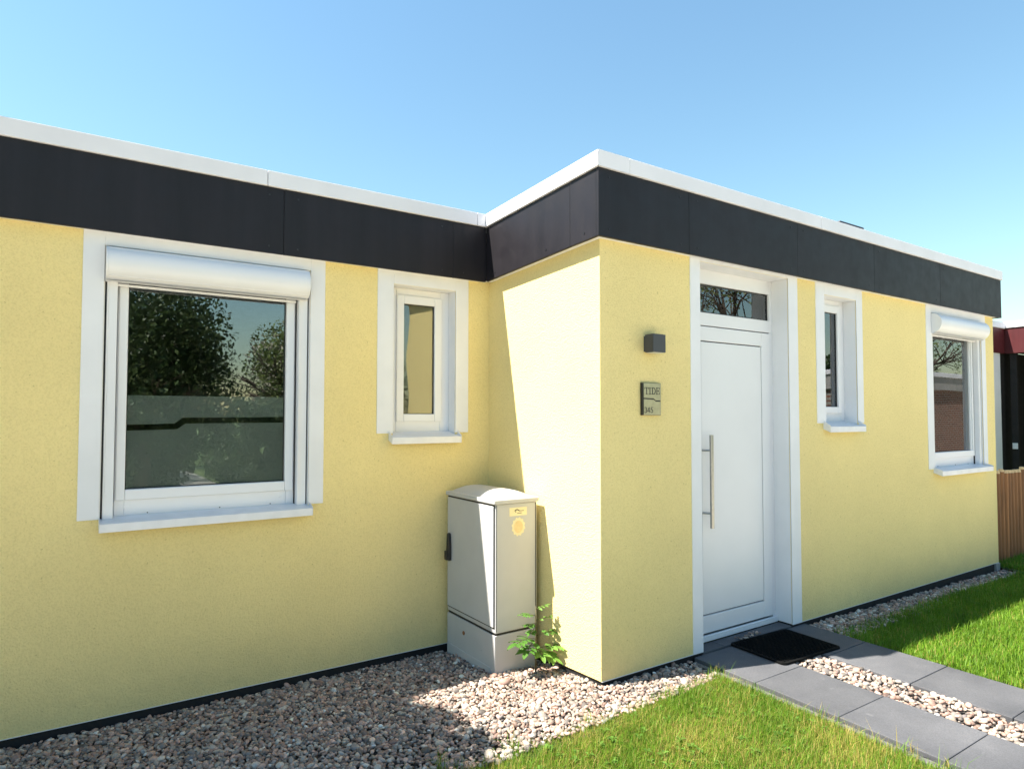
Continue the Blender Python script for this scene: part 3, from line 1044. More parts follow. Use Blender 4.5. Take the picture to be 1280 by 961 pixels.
# stickers on the front face, rusty plug on the base
st1 = MB().box(2.385, 2.525, CY0 - 0.0010, CY0 - 0.0002, 0.935, 0.990).build('sticker', M['cream'], cab)
tag(st1, 'cream rectangular sticker')
lg = MB()
stroke(lg, [(2.428, 0.968), (2.436, 0.974), (2.446, 0.976), (2.456, 0.972), (2.462, 0.968)], 0.006, CY0 - 0.0016, CY0 - 0.0011)
stroke(lg, [(2.432, 0.962), (2.438, 0.962)], 0.005, CY0 - 0.0016, CY0 - 0.0011)
stroke(lg, [(2.462, 0.966), (2.500, 0.966)], 0.0035, CY0 - 0.0016, CY0 - 0.0011)
stroke(lg, [(2.448, 0.952), (2.482, 0.952)], 0.0035, CY0 - 0.0016, CY0 - 0.0011)
lg.build('sticker_print', M['ink'], st1)
pts = []
for k in range(48):
    t = 2 * math.pi * k / 48
    r = 0.056 if (k // 2) % 2 else 0.050
    pts.append((2.457 + r * 0.98 * math.cos(t), 0.862 + r * 1.12 * math.sin(t)))
st2 = MB().extrude(pts, 1, CY0 - 0.0010, CY0 - 0.0002).build('sticker', M['cream'], cab)
tag(st2, 'round notched orange-yellow sticker')
MB().disc((2.457, 0.862), 0.036, CY0 - 0.0016, CY0 - 0.0011, 28, 0.041).build('sticker_print', M['orange'], st2)
MB().tube([(CX0 + 0.006, 4.00, 0.085), (CX0 - 0.001, 4.00, 0.085)], 0.014, 12).build('plug', M['rust'], base)
for (y, z) in ((3.76, 0.035), (3.86, 0.88), (3.73, 0.87)):
    MB().tube([(CX0 + 0.006, y, z), (CX0 - 0.0045 if z > 0.2 else CX0 + 0.002, y, z)], 0.005, 8).build('rivet', M['zinc'], cab)

# ------------------------------------------------------------------ garden path
path = thing('garden_path', (4.1, 2.2, -0.06), None, None)
tag(path, kind='structure')
js = [YR + 0.0, 2.508, 1.976, 1.449, 0.92, 0.39, -0.14, -0.67]
for (a, b) in ((3.445, 3.925), (4.232, 4.722)):
    for y1_, y0_ in zip(js[:-1], js[1:]):
        q = 0.002
        dz = random.uniform(-0.0015, 0.0015)
        tl = random.uniform(-0.0015, 0.0015)
        m = MB()
        X = lambda x, y: path_x(x, y)
        y0, y1 = y0_ + q, y1_ - q
        zt = -0.020 + dz
        m.hexa([(X(a, y0), y0, -0.075), (X(b, y0), y0, -0.075), (X(b, y1), y1, -0.075), (X(a, y1), y1, -0.075),
                (X(a, y0), y0, zt), (X(b, y0), y0, zt + tl), (X(b, y1), y1, zt + tl), (X(a, y1), y1, zt)])
        m.build('slab', M['slab'], path, 0.004)
for y1_, y0_ in ((2.96, 1.97), (1.966, 0.97), (0.966, -0.03)):
    m = MB()
    a, b = 3.382, 3.422
    m.hexa([(path_x(a, y0_), y0_, -0.2), (path_x(b, y0_), y0_, -0.2), (path_x(b, y1_), y1_, -0.2), (path_x(a, y1_), y1_, -0.2),
            (path_x(a, y0_), y0_, -0.033), (path_x(b, y0_), y0_, -0.033), (path_x(b, y1_), y1_, -0.033), (path_x(a, y1_), y1_, -0.033)])
    m.build('edging', M['kerb'], path, 0.006)

# ------------------------------------------------------------------ door mat
mat_o = thing('door_mat', (4.165, 2.772, -0.018), 'black rubber door mat lying on the slabs before the white door', 'door mat')
MW, MD, ang = 0.625, 0.455, R(-3.0)


def mat_pt(u, v, z):
    return (4.165 + u * math.cos(ang) - v * math.sin(ang), 2.772 + u * math.sin(ang) + v * math.cos(ang), z)


def rr_pts(w_, d_, r, n=6):
    out = []
    for cx, cy, a0 in ((w_ / 2 - r, d_ / 2 - r, 0), (-w_ / 2 + r, d_ / 2 - r, 90), (-w_ / 2 + r, -d_ / 2 + r, 180), (w_ / 2 - r, -d_ / 2 + r, 270)):
        for k in range(n + 1):
            t = R(a0 + 90 * k / n)
            out.append((cx + r * math.cos(t), cy + r * math.sin(t)))
    return out


m = MB()
o2 = rr_pts(MW, MD, 0.035)
m.extrude([mat_pt(u, v, 0)[:2] for u, v in o2], 2, -0.0172, -0.010)
m.build('mat_base', M['rubber'], mat_o, 0.002)
m = MB()
o1, o3 = rr_pts(MW - 0.004, MD - 0.004, 0.034), rr_pts(MW - 0.036, MD - 0.036, 0.022)
n = len(o1)
i0 = len(m.v)
m.v += [mat_pt(*p, -0.0098) for p in o1] + [mat_pt(*p, -0.006) for p in o1] + [mat_pt(*p, -0.006) for p in o3] + [mat_pt(*p, -0.0098) for p in o3]
for k in range(n):
    j = (k + 1) % n
    for r_ in range(3):
        m.f.append((r_ * n + k, r_ * n + j, (r_ + 1) * n + j, (r_ + 1) * n + k))
m.build('rim', M['rubber'], mat_o)
m = MB()
cell = 0.019
nx, ny = int((MW - 0.05) / cell), int((MD - 0.05) / cell)
for i in range(nx):
    for j in range(ny):
        cx, cy = (i - (nx - 1) / 2) * cell, (j - (ny - 1) / 2) * cell
        hw, hh = (0.0082, 0.0026) if (i + j) % 2 else (0.0026, 0.0082)
        c = [mat_pt(cx + a * hw, cy + b_ * hh, z) for z in (-0.0098, -0.0045) for a, b_ in ((-1, -1), (1, -1), (1, 1), (-1, 1))]
        m.hexa(c)
tr = m.build('tread', M['rubber'], mat_o)
tr['kind'] = 'stuff'

# ------------------------------------------------------------------ gravel
bm = bmesh.new()
bmesh.ops.create_icosphere(bm, subdivisions=2, radius=1.0)
ICO_V = np.array([v.co[:] for v in bm.verts])
ICO_F = np.array([[v.index for v in f.verts] for f in bm.faces])
bm.free()
bm = bmesh.new()
bmesh.ops.create_icosphere(bm, subdivisions=1, radius=1.0)
ICO1_V = np.array([v.co[:] for v in bm.verts])
ICO1_F = np.array([[v.index for v in f.verts] for f in bm.faces])
bm.free()
STONE = np.array([(0.40, 0.27, 0.215), (0.48, 0.33, 0.26), (0.35, 0.30, 0.26), (0.46, 0.39, 0.32), (0.22, 0.19, 0.17), (0.55, 0.50, 0.44), (0.36, 0.235, 0.185), (0.30, 0.25, 0.215), (0.15, 0.13, 0.125), (0.47, 0.38, 0.30), (0.38, 0.245, 0.20)])
STONE_P = np.array([0.16, 0.13, 0.11, 0.11, 0.09, 0.07, 0.10, 0.09, 0.04, 0.06, 0.04])


def rot_mats(n):
    q = rng.normal(size=(n, 4))
    q /= np.linalg.norm(q, axis=1)[:, None]
    a, b_, c, d = q.T
    return np.stack([np.stack([1 - 2 * (c * c + d * d), 2 * (b_ * c - a * d), 2 * (b_ * d + a * c)], -1),
                     np.stack([2 * (b_ * c + a * d), 1 - 2 * (b_ * b_ + d * d), 2 * (c * d - a * b_)], -1),
                     np.stack([2 * (b_ * d - a * c), 2 * (c * d + a * b_), 1 - 2 * (b_ * b_ + c * c)], -1)], 1)


def spread(n, x0, x1, y0, y1, dmin, ok):
    """Roughly even random points: jittered hex grid."""
    out = []
    nx = int((x1 - x0) / dmin)
    ny = int((y1 - y0) / (dmin * 0.87))
    ii, jj = np.meshgrid(np.arange(nx), np.arange(ny), indexing='ij')
    x = x0 + (ii + 0.5 * (jj % 2) + rng.uniform(-.38, .38, ii.shape)) * dmin
    y = y0 + (jj + rng.uniform(-.38, .38, ii.shape)) * dmin * 0.87
    p = np.stack([x.ravel(), y.ravel()], 1)
    return p[ok(p[:, 0], p[:, 1])]


def pebbles(name, P, z, size, label=None, tri=1, pale=1.0):
    n = len(P)
    BV, BF = (ICO1_V, ICO1_F) if tri == 0 else (ICO_V, ICO_F)
    k = len(BV)
    s = size * np.exp(rng.normal(0, 0.28, n))
    ax = np.stack([s * rng.uniform(0.95, 1.45, n), s * rng.uniform(0.75, 1.05, n), s * rng.uniform(0.5, 0.8, n)], 1)
    # lumpy unit shapes: one low-order deformation per stone
    dirs = rng.normal(size=(n, 6, 3))
    dirs /= np.linalg.norm(dirs, axis=2)[..., None]
    amp = rng.uniform(0.10, 0.42, (n, 6))
    dot = np.einsum('kc,nqc->nkq', BV, dirs)
    rad = 1 - (np.clip(dot - 0.50, 0, 1) * amp[:, None, :] * 1.6).sum(2)
    V = BV[None] * rad[..., None] * ax[:, None, :]
    # lie mostly flat: turn freely about z, tilt a bit
    th = rng.uniform(0, 2 * np.pi, n)
    tx, ty = rng.normal(0, 0.38, n), rng.normal(0, 0.38, n)
    c, s_ = np.cos(tx)[:, None], np.sin(tx)[:, None]
    V = np.stack([V[..., 0], V[..., 1] * c - V[..., 2] * s_, V[..., 1] * s_ + V[..., 2] * c], -1)
    c, s_ = np.cos(ty)[:, None], np.sin(ty)[:, None]
    V = np.stack([V[..., 0] * c + V[..., 2] * s_, V[..., 1], -V[..., 0] * s_ + V[..., 2] * c], -1)
    c, s_ = np.cos(th)[:, None], np.sin(th)[:, None]
    V = np.stack([V[..., 0] * c - V[..., 1] * s_, V[..., 0] * s_ + V[..., 1] * c, V[..., 2]], -1)
    zc = z + rng.uniform(-0.004, 0.010, n)
    V = V + np.stack([P[:, 0], P[:, 1], zc], 1)[:, None, :]
    col = STONE[rng.choice(len(STONE), n, p=STONE_P / STONE_P.sum())] * np.exp(rng.normal(0, 0.32, (n, 1))) * pale * 0.82
    col = np.clip(col, 0.03, 0.72)
    tint = np.repeat(col, k, 0)
    F = (BF[None] + (np.arange(n) * k)[:, None, None]).reshape(-1, 3)
    o = np_mesh(name, V.reshape(-1, 3), F, M['pebble'], tint)
    tag(o, label, 'gravel', kind='stuff')
    return o


def ok_l(x, y):
    top = np.where(x < X0 + 0.02, YL + 0.0, YR + 0.0)
    incab = (x > CX0 - 0.004) & (x < CX1 + 0.004) & (y > CY0 - 0.004)
    vis = x > -0.115 * y - 0.25
    return (y > edge_l(x) - 0.05) & (y < top) & ~incab & (x < path_x(3.372, y) + 0.07 * (y > 2.93)) & vis


pl = spread(0, -0.9, 3.45, 2.15, 4.29, 0.0212, ok_l)
far = pl[:, 1] > 5
pebbles('gravel', pl, gz(pl[:, 0], pl[:, 1]), 0.0126, 'mixed pink and grey pebbles bedded along the left walls', 1)
pr = spread(0, 4.60, 8.8, 2.66, 3.0, 0.0255, lambda x, y: (x > path_x(4.722, y) + 0.004) & (y < YR + 0.004))
pebbles('gravel', pr, gz(pr[:, 0], pr[:, 1]), 0.0150, 'pebble strip between the right wall and the lawn', 1, 1.1)
pp = spread(0, 3.9, 4.32, -0.1, 3.0, 0.030, lambda x, y: (x > path_x(3.925, y) + 0.008) & (x < path_x(4.232, y) - 0.008) & (y < YR + 0.0))
pp = pp[~((np.abs(pp[:, 0] - 4.165) < 0.28) & (np.abs(pp[:, 1] - 2.772) < 0.19))]
inm = (np.abs(pp[:, 0] - 4.165) < 0.30) & (np.abs(pp[:, 1] - 2.772) < 0.215)
pebbles('gravel', pp, np.where(inm, -0.040, -0.034), 0.0152, 'pebble strip between the two rows of path slabs', 1, 1.05)


mp_ = np.stack([rng.uniform(3.96, 4.22, 26), rng.uniform(2.996, 3.045, 26)], 1)
pebbles('gravel', mp_, np.full(26, 0.000), 0.0105, 'few pebbles strewn on the step behind the door mat', 1, 1.0)


# ------------------------------------------------------------------ grass
def grass(name, P, z, h, wd, label, yellow=0.2):
    n = len(P)
    h = h * np.exp(rng.normal(0, 0.30, n))
    wd = wd * rng.uniform(0.7, 1.3, n)
    th = rng.uniform(0, 2 * np.pi, n)
    lean = np.abs(rng.normal(0.0, 0.55, n)) + 0.05
    d = np.stack([np.cos(th), np.sin(th)], 1)
    s_ = np.stack([-d[:, 1], d[:, 0]], 1)
    V = np.zeros((n, 5, 3))
    base = np.stack([P[:, 0], P[:, 1], z], 1)
    up1 = h * 0.55
    off1 = (lean * 0.30 * h)[:, None] * d
    off2 = (lean * 1.0 * h)[:, None] * d
    hw = (wd / 2)[:, None] * s_
    V[:, 0, :2] = base[:, :2] - hw
    V[:, 1, :2] = base[:, :2] + hw
    V[:, 0, 2] = V[:, 1, 2] = base[:, 2] - 0.006
    V[:, 2, :2] = base[:, :2] + off1 - hw * 0.8
    V[:, 3, :2] = base[:, :2] + off1 + hw * 0.8
    V[:, 2, 2] = V[:, 3, 2] = base[:, 2] + up1
    V[:, 4, :2] = base[:, :2] + off2
    V[:, 4, 2] = base[:, 2] + h * np.sqrt(np.clip(1 - (lean * 0.8) ** 2, 0.15, 1))
    F = np.array([(0, 1, 3), (0, 3, 2), (2, 3, 4)])
    g1, g2, ye = np.array((0.095, 0.235, 0.012)), np.array((0.225, 0.38, 0.026)), np.array((0.46, 0.37, 0.10))
    t = rng.uniform(0, 1, (n, 1))
    c = g1 * (1 - t) + g2 * t
    patch = 0.5 + 0.5 * np.sin(P[:, 0] * 5.1 + 1.3 * np.sin(P[:, 1] * 4.0)) * np.sin(P[:, 1] * 6.3 + 0.8 * np.sin(P[:, 0] * 7.0))
    isy = (rng.uniform(0, 1, n) < yellow * (0.35 + 1.3 * patch))[:, None]
    c = np.where(isy, ye * rng.uniform(0.7, 1.2, (n, 1)), c)
    c = c * (0.85 + 0.3 * patch[:, None]) * 0.84
    tint = np.repeat(c, 5, 0)
    Fa = (F[None] + (np.arange(n) * 5)[:, None, None]).reshape(-1, 3)
    o = np_mesh(name, V.reshape(-1, 3), Fa, M['blade'], tint)
    tag(o, label, 'grass', kind='stuff')
    return o


def rand_pts(n, x0, x1, y0, y1, ok):
    p = np.stack([rng.uniform(x0, x1, n), rng.uniform(y0, y1, n)], 1)
    return p[ok(p[:, 0], p[:, 1])]


# left lawn, denser where the camera is near
gl = rand_pts(480000, 0.6, 3.5, 0.4, 3.1, lambda x, y: (y < edge_l(x) + rng.normal(0, 0.026, len(x))) & (x < path_x(3.368, y) + rng.normal(0, 0.012, len(x))) & (y > 2.75 - 0.72 * x + 0.15) & (x > 0.76) & (y > 0.96))
zl = -0.065 + 0.006 * np.sin(3.1 * gl[:, 0] + 1.7 * gl[:, 1])
near = np.clip((edge_l(gl[:, 0]) - gl[:, 1]) / 0.12, 0.0, 1)
gl_ = None
grass('grass', gl, zl, 0.035 + 0.012 * near, 0.0021, 'short green and straw-coloured grass before the gravel bed', 0.34)
gr = rand_pts(240000, 4.7, 12.5, 1.41, 3.3, lambda x, y: (x > path_x(4.73, y) + rng.normal(0, 0.012, len(x))) & (y < np.where(x < 8.5, 2.735, 3.2) + rng.normal(0, 0.04, len(x))) & (y > 0.305 * x - 0.45) )
zr = -0.050 - 0.004 * (gr[:, 0] - 4.7) + 0.006 * np.sin(2.3 * gr[:, 0] + 1.9 * gr[:, 1])
grass('grass', gr, zr, 0.046, 0.0034, 'lush green grass right of the path below the windows', 0.07)


# a few taller tufts and broad-leaved weeds break the lawn's edge
tf = []
for (tx, ty, tn) in ((3.335, 2.70, 60), (3.30, 2.62, 50), (3.36, 2.45, 26), (3.375, 2.05, 24), (3.35, 1.62, 30), (3.36, 1.40, 40), (2.9, 2.70, 30), (2.3, 2.69, 30), (1.8, 2.70, 40), (1.45, 2.76, 40), (4.80, 2.02, 22), (4.78, 2.45, 20)):
    tf.append(np.stack([rng.normal(tx, 0.022, tn), rng.normal(ty, 0.022, tn)], 1))
tf = np.concatenate(tf)
grass('grass', tf, np.full(len(tf), -0.06), 0.085, 0.0032, 'longer grass tufts along the edges of path and gravel', 0.25)


def weeds(n, seed):
    random.seed(seed)
    V, F, T = [], [], []
    for q in range(n):
        x, y = random.uniform(1.7, 3.3), 0
        y = random.uniform(1.9, 2.62)
        for k in range(random.randint(4, 7)):
            a = random.uniform(0, 2 * math.pi)
            L, Wd = random.uniform(0.018, 0.038), random.uniform(0.006, 0.010)
            d, sd = Vector((math.cos(a), math.sin(a), 0)), Vector((-math.sin(a), math.cos(a), 0))
            o = Vector((x, y, -0.038 + random.uniform(0, 0.012)))
            i = len(V)
            V += [tuple(o), tuple(o + d * L * 0.5 + sd * Wd + Vector((0, 0, 0.010))), tuple(o + d * L + Vector((0, 0, 0.006))), tuple(o + d * L * 0.5 - sd * Wd + Vector((0, 0, 0.010)))]
            F.append((i, i + 1, i + 2, i + 3))
            c = np.array((0.10, 0.20, 0.03)) * random.uniform(0.7, 1.4)
            T += [c] * 4
    o = np_mesh('lawn_weeds', np.array(V), np.array(F), M['blade'], np.array(T), None, smooth=False)
    tag(o, 'small broad-leaved weeds scattered in the front lawn', 'weeds', kind='stuff')


weeds(90, 4)

# ------------------------------------------------------------------ leaves and trees
def leaf_cloud(n, centres, radii, size, cols, shell=0.55):
    """n small rhombic leaves spread through ellipsoidal clumps."""
    ci = rng.choice(len(centres), n, p=(np.prod(radii, 1) ** 0.67) / (np.prod(radii, 1) ** 0.67).sum())
    d = rng.normal(size=(n, 3))
    d /= np.linalg.norm(d, axis=1)[:, None]
    r = shell + (1 - shell) * rng.uniform(0, 1, n) ** 0.6
    r = np.where(rng.uniform(0, 1, n) < 0.3, rng.uniform(0, 1, n), r)
    P = centres[ci] + d * r[:, None] * radii[ci]
    RM = rot_mats(n)
    s = size * np.exp(rng.normal(0, 0.25, n))
    q = np.array([(-0.5, 0, 0), (0, -0.28, 0.05), (0.5, 0, 0), (0, 0.28, 0.05)])
    V = np.einsum('nij,kj->nki', RM, q) * s[:, None, None] + P[:, None, :]
    c = cols[rng.choice(len(cols), n)] * np.exp(rng.normal(0, 0.18, (n, 1)))
    c = c * np.exp(rng.normal(0, 0.15, (len(centres), 1)))[ci]
    F = (np.array([(0, 1, 2, 3)])[None] + (np.arange(n) * 4)[:, None, None]).reshape(-1, 4)
    return V, F, np.repeat(c, 4, 0), P


GREENS = np.array([(0.028, 0.052, 0.014), (0.038, 0.068, 0.018), (0.022, 0.040, 0.012), (0.060, 0.085, 0.030)])
SPRING = np.array([(0.13, 0.17, 0.05), (0.10, 0.14, 0.04), (0.16, 0.19, 0.07), (0.30, 0.29, 0.22)])


def branches(m, p, d, length, rad, level, tips, spread_=0.7):
    q = Vector(p)
    d = Vector(d).normalized()
    pts, rads = [q.copy()], [rad]
    segs = 4
    for k in range(segs):
        d = (d + Vector((random.gauss(0, 0.12), random.gauss(0, 0.12), random.gauss(0.03, 0.08)))).normalized()
        q = q + d * (length / segs)
        pts.append(q.copy())
        rads.append(rad * (1 - 0.62 * (k + 1) / segs))
    m.tube(pts, rads, 7 if level > 1 else 5, caps=False)
    if level == 0:
        tips.append(q)
        return
    for k in range(4 if level > 1 else 5):
        t = random.uniform(0.35, 1.0)
        idx = min(segs, int(t * segs))
        nd = (d + Vector((random.gauss(0, spread_), random.gauss(0, spread_), random.gauss(0.1, spread_ * 0.6)))).normalized()
        branches(m, pts[idx], nd, length * random.uniform(0.55, 0.75), rads[idx] * 0.7, level - 1, tips, spread_)


def tree(name, label, x, y, h, crown_c, crown_r, nleaf, leaf, cols, group=None, clumps=26, keep=None, bare=False, seed=1, zbase=-0.07, rad=None):
    random.seed(seed)
    t = thing(name, (x, y, zbase), label, 'tree', group)
    m = MB()
    tips = []
    tr_h = h * 0.36
    top = Vector((x + random.uniform(-.1, .1), y + random.uniform(-.1, .1), tr_h))
    rad = rad or 0.032 * h
    m.tube([(x, y, zbase - 0.15), (x, y, 0.15), tuple((Vector((x, y, 0)) + top) / 2), tuple(top)], [rad * 1.5, rad * 1.1, rad, rad * 0.9], 10)
    for k in range(6):
        a = 2 * math.pi * (k + random.random() * 0.6) / 6
        branches(m, top - Vector((0, 0, random.uniform(0, 0.25 * tr_h))), (math.cos(a) * 0.75, math.sin(a) * 0.75, 1.0), h * 0.33, rad * 0.6, 2, tips)
    m.build('trunk', M['bark'], t, smooth=True)
    cc, cr = np.array(crown_c, float), np.array(crown_r, float)
    if bare:
        ce = np.array([tuple(p) for p in tips])
        ra = np.full((len(ce), 3), 0.28)
    else:
        d = rng.normal(size=(clumps, 3))
        d /= np.linalg.norm(d, axis=1)[:, None]
        ce = cc + d * rng.uniform(0.25, 0.78, clumps)[:, None] * cr
        ra = cr[None] * rng.uniform(0.26, 0.42, clumps)[:, None]
    V, F, c, P = leaf_cloud(nleaf, ce, ra, leaf, cols)
    if keep is not None:
        k = keep(P)
        V, c = V[k], c.reshape(-1, 4, 3)[k].reshape(-1, 3)
        F = (np.arange(k.sum() * 4)).reshape(-1, 4)
    np_mesh('crown', V.reshape(-1, 3), F, M['leaf'], c, t, smooth=False)
    return t


# young seedling growing between cabinet and wall (in the picture)
plant = thing('seedling', (2.505, 3.465, -0.06), 'young green seedling with feathered leaves between cabinet and sunlit wall', 'plant')
random.seed(5)
sp = [Vector((2.505, 3.465, -0.08)), Vector((2.510, 3.468, 0.06)), Vector((2.512, 3.470, 0.16)), Vector((2.508, 3.468, 0.27)), Vector((2.510, 3.472, 0.36))]
MB().tube([tuple(p) for p in sp], [0.006, 0.0055, 0.005, 0.004, 0.002], 7).build('stem', M['stem'], plant, smooth=True)


def compound_leaf(p, d, length, pairs, lsize, droop, col):
    """Rachis with paired oval leaflets."""
    p, d = Vector(p), Vector(d).normalized()
    V, F, T = [], [], []
    pos = p.copy()
    step = length / (pairs + 1)
    side0 = d.cross(Vector((0, 0, 1))).normalized()
    cent = [pos.copy()]

    def leaflet(o, dr, nrm, L, W):
        W *= 1.2
        L *= 1.12
        i = len(V)
        prof = [(0, 0.0), (0.22, 0.40), (0.5, 0.5), (0.8, 0.32), (1.0, 0.0)]
        sd = dr.cross(nrm).normalized()
        for a, b_ in prof:
            mid = o + dr * (a * L) - nrm * (0.10 * L * (2 * a - 1) ** 2)
            V.append(tuple(mid + sd * (b_ * W) + nrm * (0.12 * W)))
            V.append(tuple(mid))
            V.append(tuple(mid - sd * (b_ * W) + nrm * (0.12 * W)))
        for k in range(4):
            q = i + 3 * k
            F.append((q, q + 1, q + 4, q + 3))
            F.append((q + 1, q + 2, q + 5, q + 4))
        cc = np.array(col) * random.uniform(0.8, 1.25)
        T.extend([cc] * 15)
    dd_ = d.copy()
    for k in range(pairs):
        dd_ = (dd_ + Vector((0, 0, -droop * step * 6))).normalized()
        pos = pos + dd_ * step
        cent.append(pos.copy())
        if k == 0 and pairs > 3:
            continue
        nrm = side0.cross(dd_).normalized()
        for s in (-1, 1):
            dr = (side0 * s * 0.9 + dd_ * 0.45 + Vector((0, 0, random.uniform(-0.35, 0.05)))).normalized()
            leaflet(pos, dr, (nrm + Vector((random.gauss(0, .2), random.gauss(0, .2), 0.2))).normalized(), lsize * random.uniform(0.8, 1.15), lsize * 0.46)
    leaflet(pos, dd_, side0.cross(dd_).normalized(), lsize * 1.1, lsize * 0.5)
    rm = MB().tube([tuple(q) for q in cent], [0.0022] * len(cent), 5)
    i = len(V)
    V += rm.v
    F += [tuple(i + q for q in f) for f in rm.f]
    T += [np.array((0.10, 0.12, 0.03))] * len(rm.v)
    me = bpy.data.meshes.new('leaf')
    me.from_pydata([tuple(Vector(v) - p) for v in V], [], F)
    a = me.attributes.new('tint', 'FLOAT_COLOR', 'POINT')
    a.data.foreach_set('color', np.c_[np.array(T), np.ones(len(T))].astype(np.float32).ravel())
    me.materials.append(M['leaf'])
    me.shade_smooth()
    o = bpy.data.objects.new('leaf', me)
    COL.objects.link(o)
    o.parent = plant
    o.location = p - origin(plant)


GA, GB = (0.075, 0.18, 0.028), (0.14, 0.27, 0.045)
compound_leaf((2.510, 3.468, 0.15), (-1.0, -0.15, 0.45), 0.200, 6, 0.0696, 0.62, GA)
compound_leaf((2.510, 3.468, 0.14), (-0.85, -0.55, 0.25), 0.170, 5, 0.0667, 0.75, GA)
compound_leaf((2.508, 3.467, 0.11), (-0.25, -0.9, 0.1), 0.130, 4, 0.0609, 0.9, GB)
compound_leaf((2.510, 3.466, 0.09), (0.85, -0.42, 0.25), 0.200, 5, 0.0725, 0.35, GB)
compound_leaf((2.510, 3.468, 0.08), (0.5, -0.8, 0.0), 0.150, 4, 0.0653, 0.6, GB)
compound_leaf((2.512, 3.470, 0.17), (0.9, -0.2, 0.3), 0.140, 4, 0.0522, 0.35, GA)
compound_leaf((2.509, 3.469, 0.30), (-1.0, -0.1, 0.35), 0.135, 5, 0.0377, 0.30, GA)
compound_leaf((2.509, 3.469, 0.25), (-0.9, -0.35, 0.25), 0.110, 4, 0.0406, 0.45, GA)
compound_leaf((2.508, 3.468, 0.22), (-0.8, -0.4, 0.0), 0.090, 4, 0.0377, 0.5, GA)
compound_leaf((2.510, 3.470, 0.27), (0.9, -0.15, 0.15), 0.130, 3, 0.0319, 0.15, GB)
compound_leaf((2.510, 3.471, 0.34), (0.7, -0.3, 0.3), 0.090, 3, 0.0319, 0.3, GB)

# tree just outside the left edge: it shades the left part of the gravel
tree('shade_tree', 'dense green tree left of the gravel bed shading the left wing', -2.9, 3.0, 3.4, (-2.35, 4.10, 3.3), (1.20, 1.55, 2.6), 34000, 0.155, GREENS, clumps=60, seed=3,
     keep=lambda P: (P[:, 2] > 1.6) & ~((P[:, 1] > 4.15) & (P[:, 2] < 3.35)) & (P[:, 0] < -0.118 * P[:, 1] - 0.25))

# garden across the path behind the camera, seen mirrored in the window panes
tree('broadleaf_tree', 'leafy dark tree mirrored in the big left window', 1.1, -6.0, 4.2, (1.15, -6.0, 2.75), (1.85, 1.9, 2.05), 30000, 0.085, GREENS, 'garden trees mirrored in the panes', clumps=60, seed=11)
tree('light_tree', 'pale spring tree behind the dark one in the window', 5.2, -10.5, 5.0, (5.2, -10.5, 3.0), (1.5, 1.5, 1.9), 7000, 0.11, SPRING, 'garden trees mirrored in the panes', clumps=26, seed=12)
tree('bare_tree', 'thinly leaved branching tree mirrored above the door', 13.6, -4.2, 8.5, (0, 0, 0), (1, 1, 1), 2600, 0.09, SPRING, 'garden trees mirrored in the panes', bare=True, seed=21, rad=0.10)
tree('bare_tree', 'thinly leaved branching tree mirrored in the right windows', 42.5, -13.0, 10.0, (0, 0, 0), (1, 1, 1), 3000, 0.11, SPRING, 'garden trees mirrored in the panes', bare=True, seed=22, rad=0.17)
tree('conifer_like_tree', 'dark green tree behind the brick house', 37.5, -14.0, 6.0, (37.5, -14.0, 3.6), (3.0, 2.2, 2.2), 9000, 0.22, GREENS, 'garden trees mirrored in the panes', clumps=30, seed=23)


def hedge(label, x0, x1, y0, y1, h, n, seed):
    random.seed(seed)
    t = thing('hedge', ((x0 + x1) / 2, (y0 + y1) / 2, -0.07), label, 'hedge', 'garden hedges behind the camera')
    k = int(75 * max(1, (x1 - x0) * h / 7))
    ce = np.stack([rng.uniform(x0 + 0.2, x1 - 0.2, k), rng.uniform(y0 + 0.2, y1 - 0.2, k), rng.uniform(0.05, h - 0.25, k)], 1)
    ra = np.stack([rng.uniform(.3, .5, k), rng.uniform(.3, .5, k), rng.uniform(.3, .45, k)], 1)
    V, F, c, P = leaf_cloud(n, ce, ra, 0.09, GREENS)
    np_mesh('foliage', V.reshape(-1, 3), F, M['leaf'], c, t, smooth=False)
    m = MB()
    for q in range(6):
        px = random.uniform(x0 + .2, x1 - .2)
        py = random.uniform(y0 + .2, y1 - .2)
        m.tube([(px, py, -0.1), (px + random.uniform(-.1, .1), py, h * 0.7)], [0.02, 0.008], 6)
    m.build('stem', M['bark'], t)
    return t


hedge('clipped hedge left of the paved garden way behind the camera', -0.6, 2.0, -13.5, -5.2, 2.2, 34000, 31)
hedge('clipped hedge right of the paved garden way behind the camera', 2.95, 6.8, -13.5, -5.2, 2.1, 40000, 32)
hedge('tall hedge closing the garden at the back', -6.0, 14.0, -17.0, -15.4, 4.0, 32000, 33)
gpath = sheet('garden_way', [(2.1, -14.0), (2.9, -14.0), (2.9, -5.002), (2.1, -5.002)], -0.055, M['way'])
bounce_ground = sheet('bounce_fill_ground', [(-9.0, -5.0), (36.0, -5.0), (36.0, 1.398), (4.76, 1.398), (4.76, -0.674), (3.34, -0.674), (3.34, 0.948), (0.748, 0.948), (0.748, 2.60), (-9.0, 2.60)], -0.075, M['bounce_paving'])  # unseen paving added to bounce sunlight onto the shaded walls

# ------------------------------------------------------------------ brick bungalow opposite, mirrored in the right windows
bh = thing('brick_bungalow', (29.0, -8.0, -0.2), 'brown brick flat-roofed bungalow across the lawn mirrored in the far window', 'house')
MB().box(22.0, 38.0, -11.0, -5.2, -0.2, 2.55).build('wall', M['brick'], bh)
MB().box(21.9, 38.1, -11.1, -5.1, 2.551, 3.05).build('roof_band', M['concrete'], bh, 0.01)
MB().box(21.85, 38.15, -11.15, -5.05, 3.052, 3.22).build('coping', M['coping'], bh, 0.01)

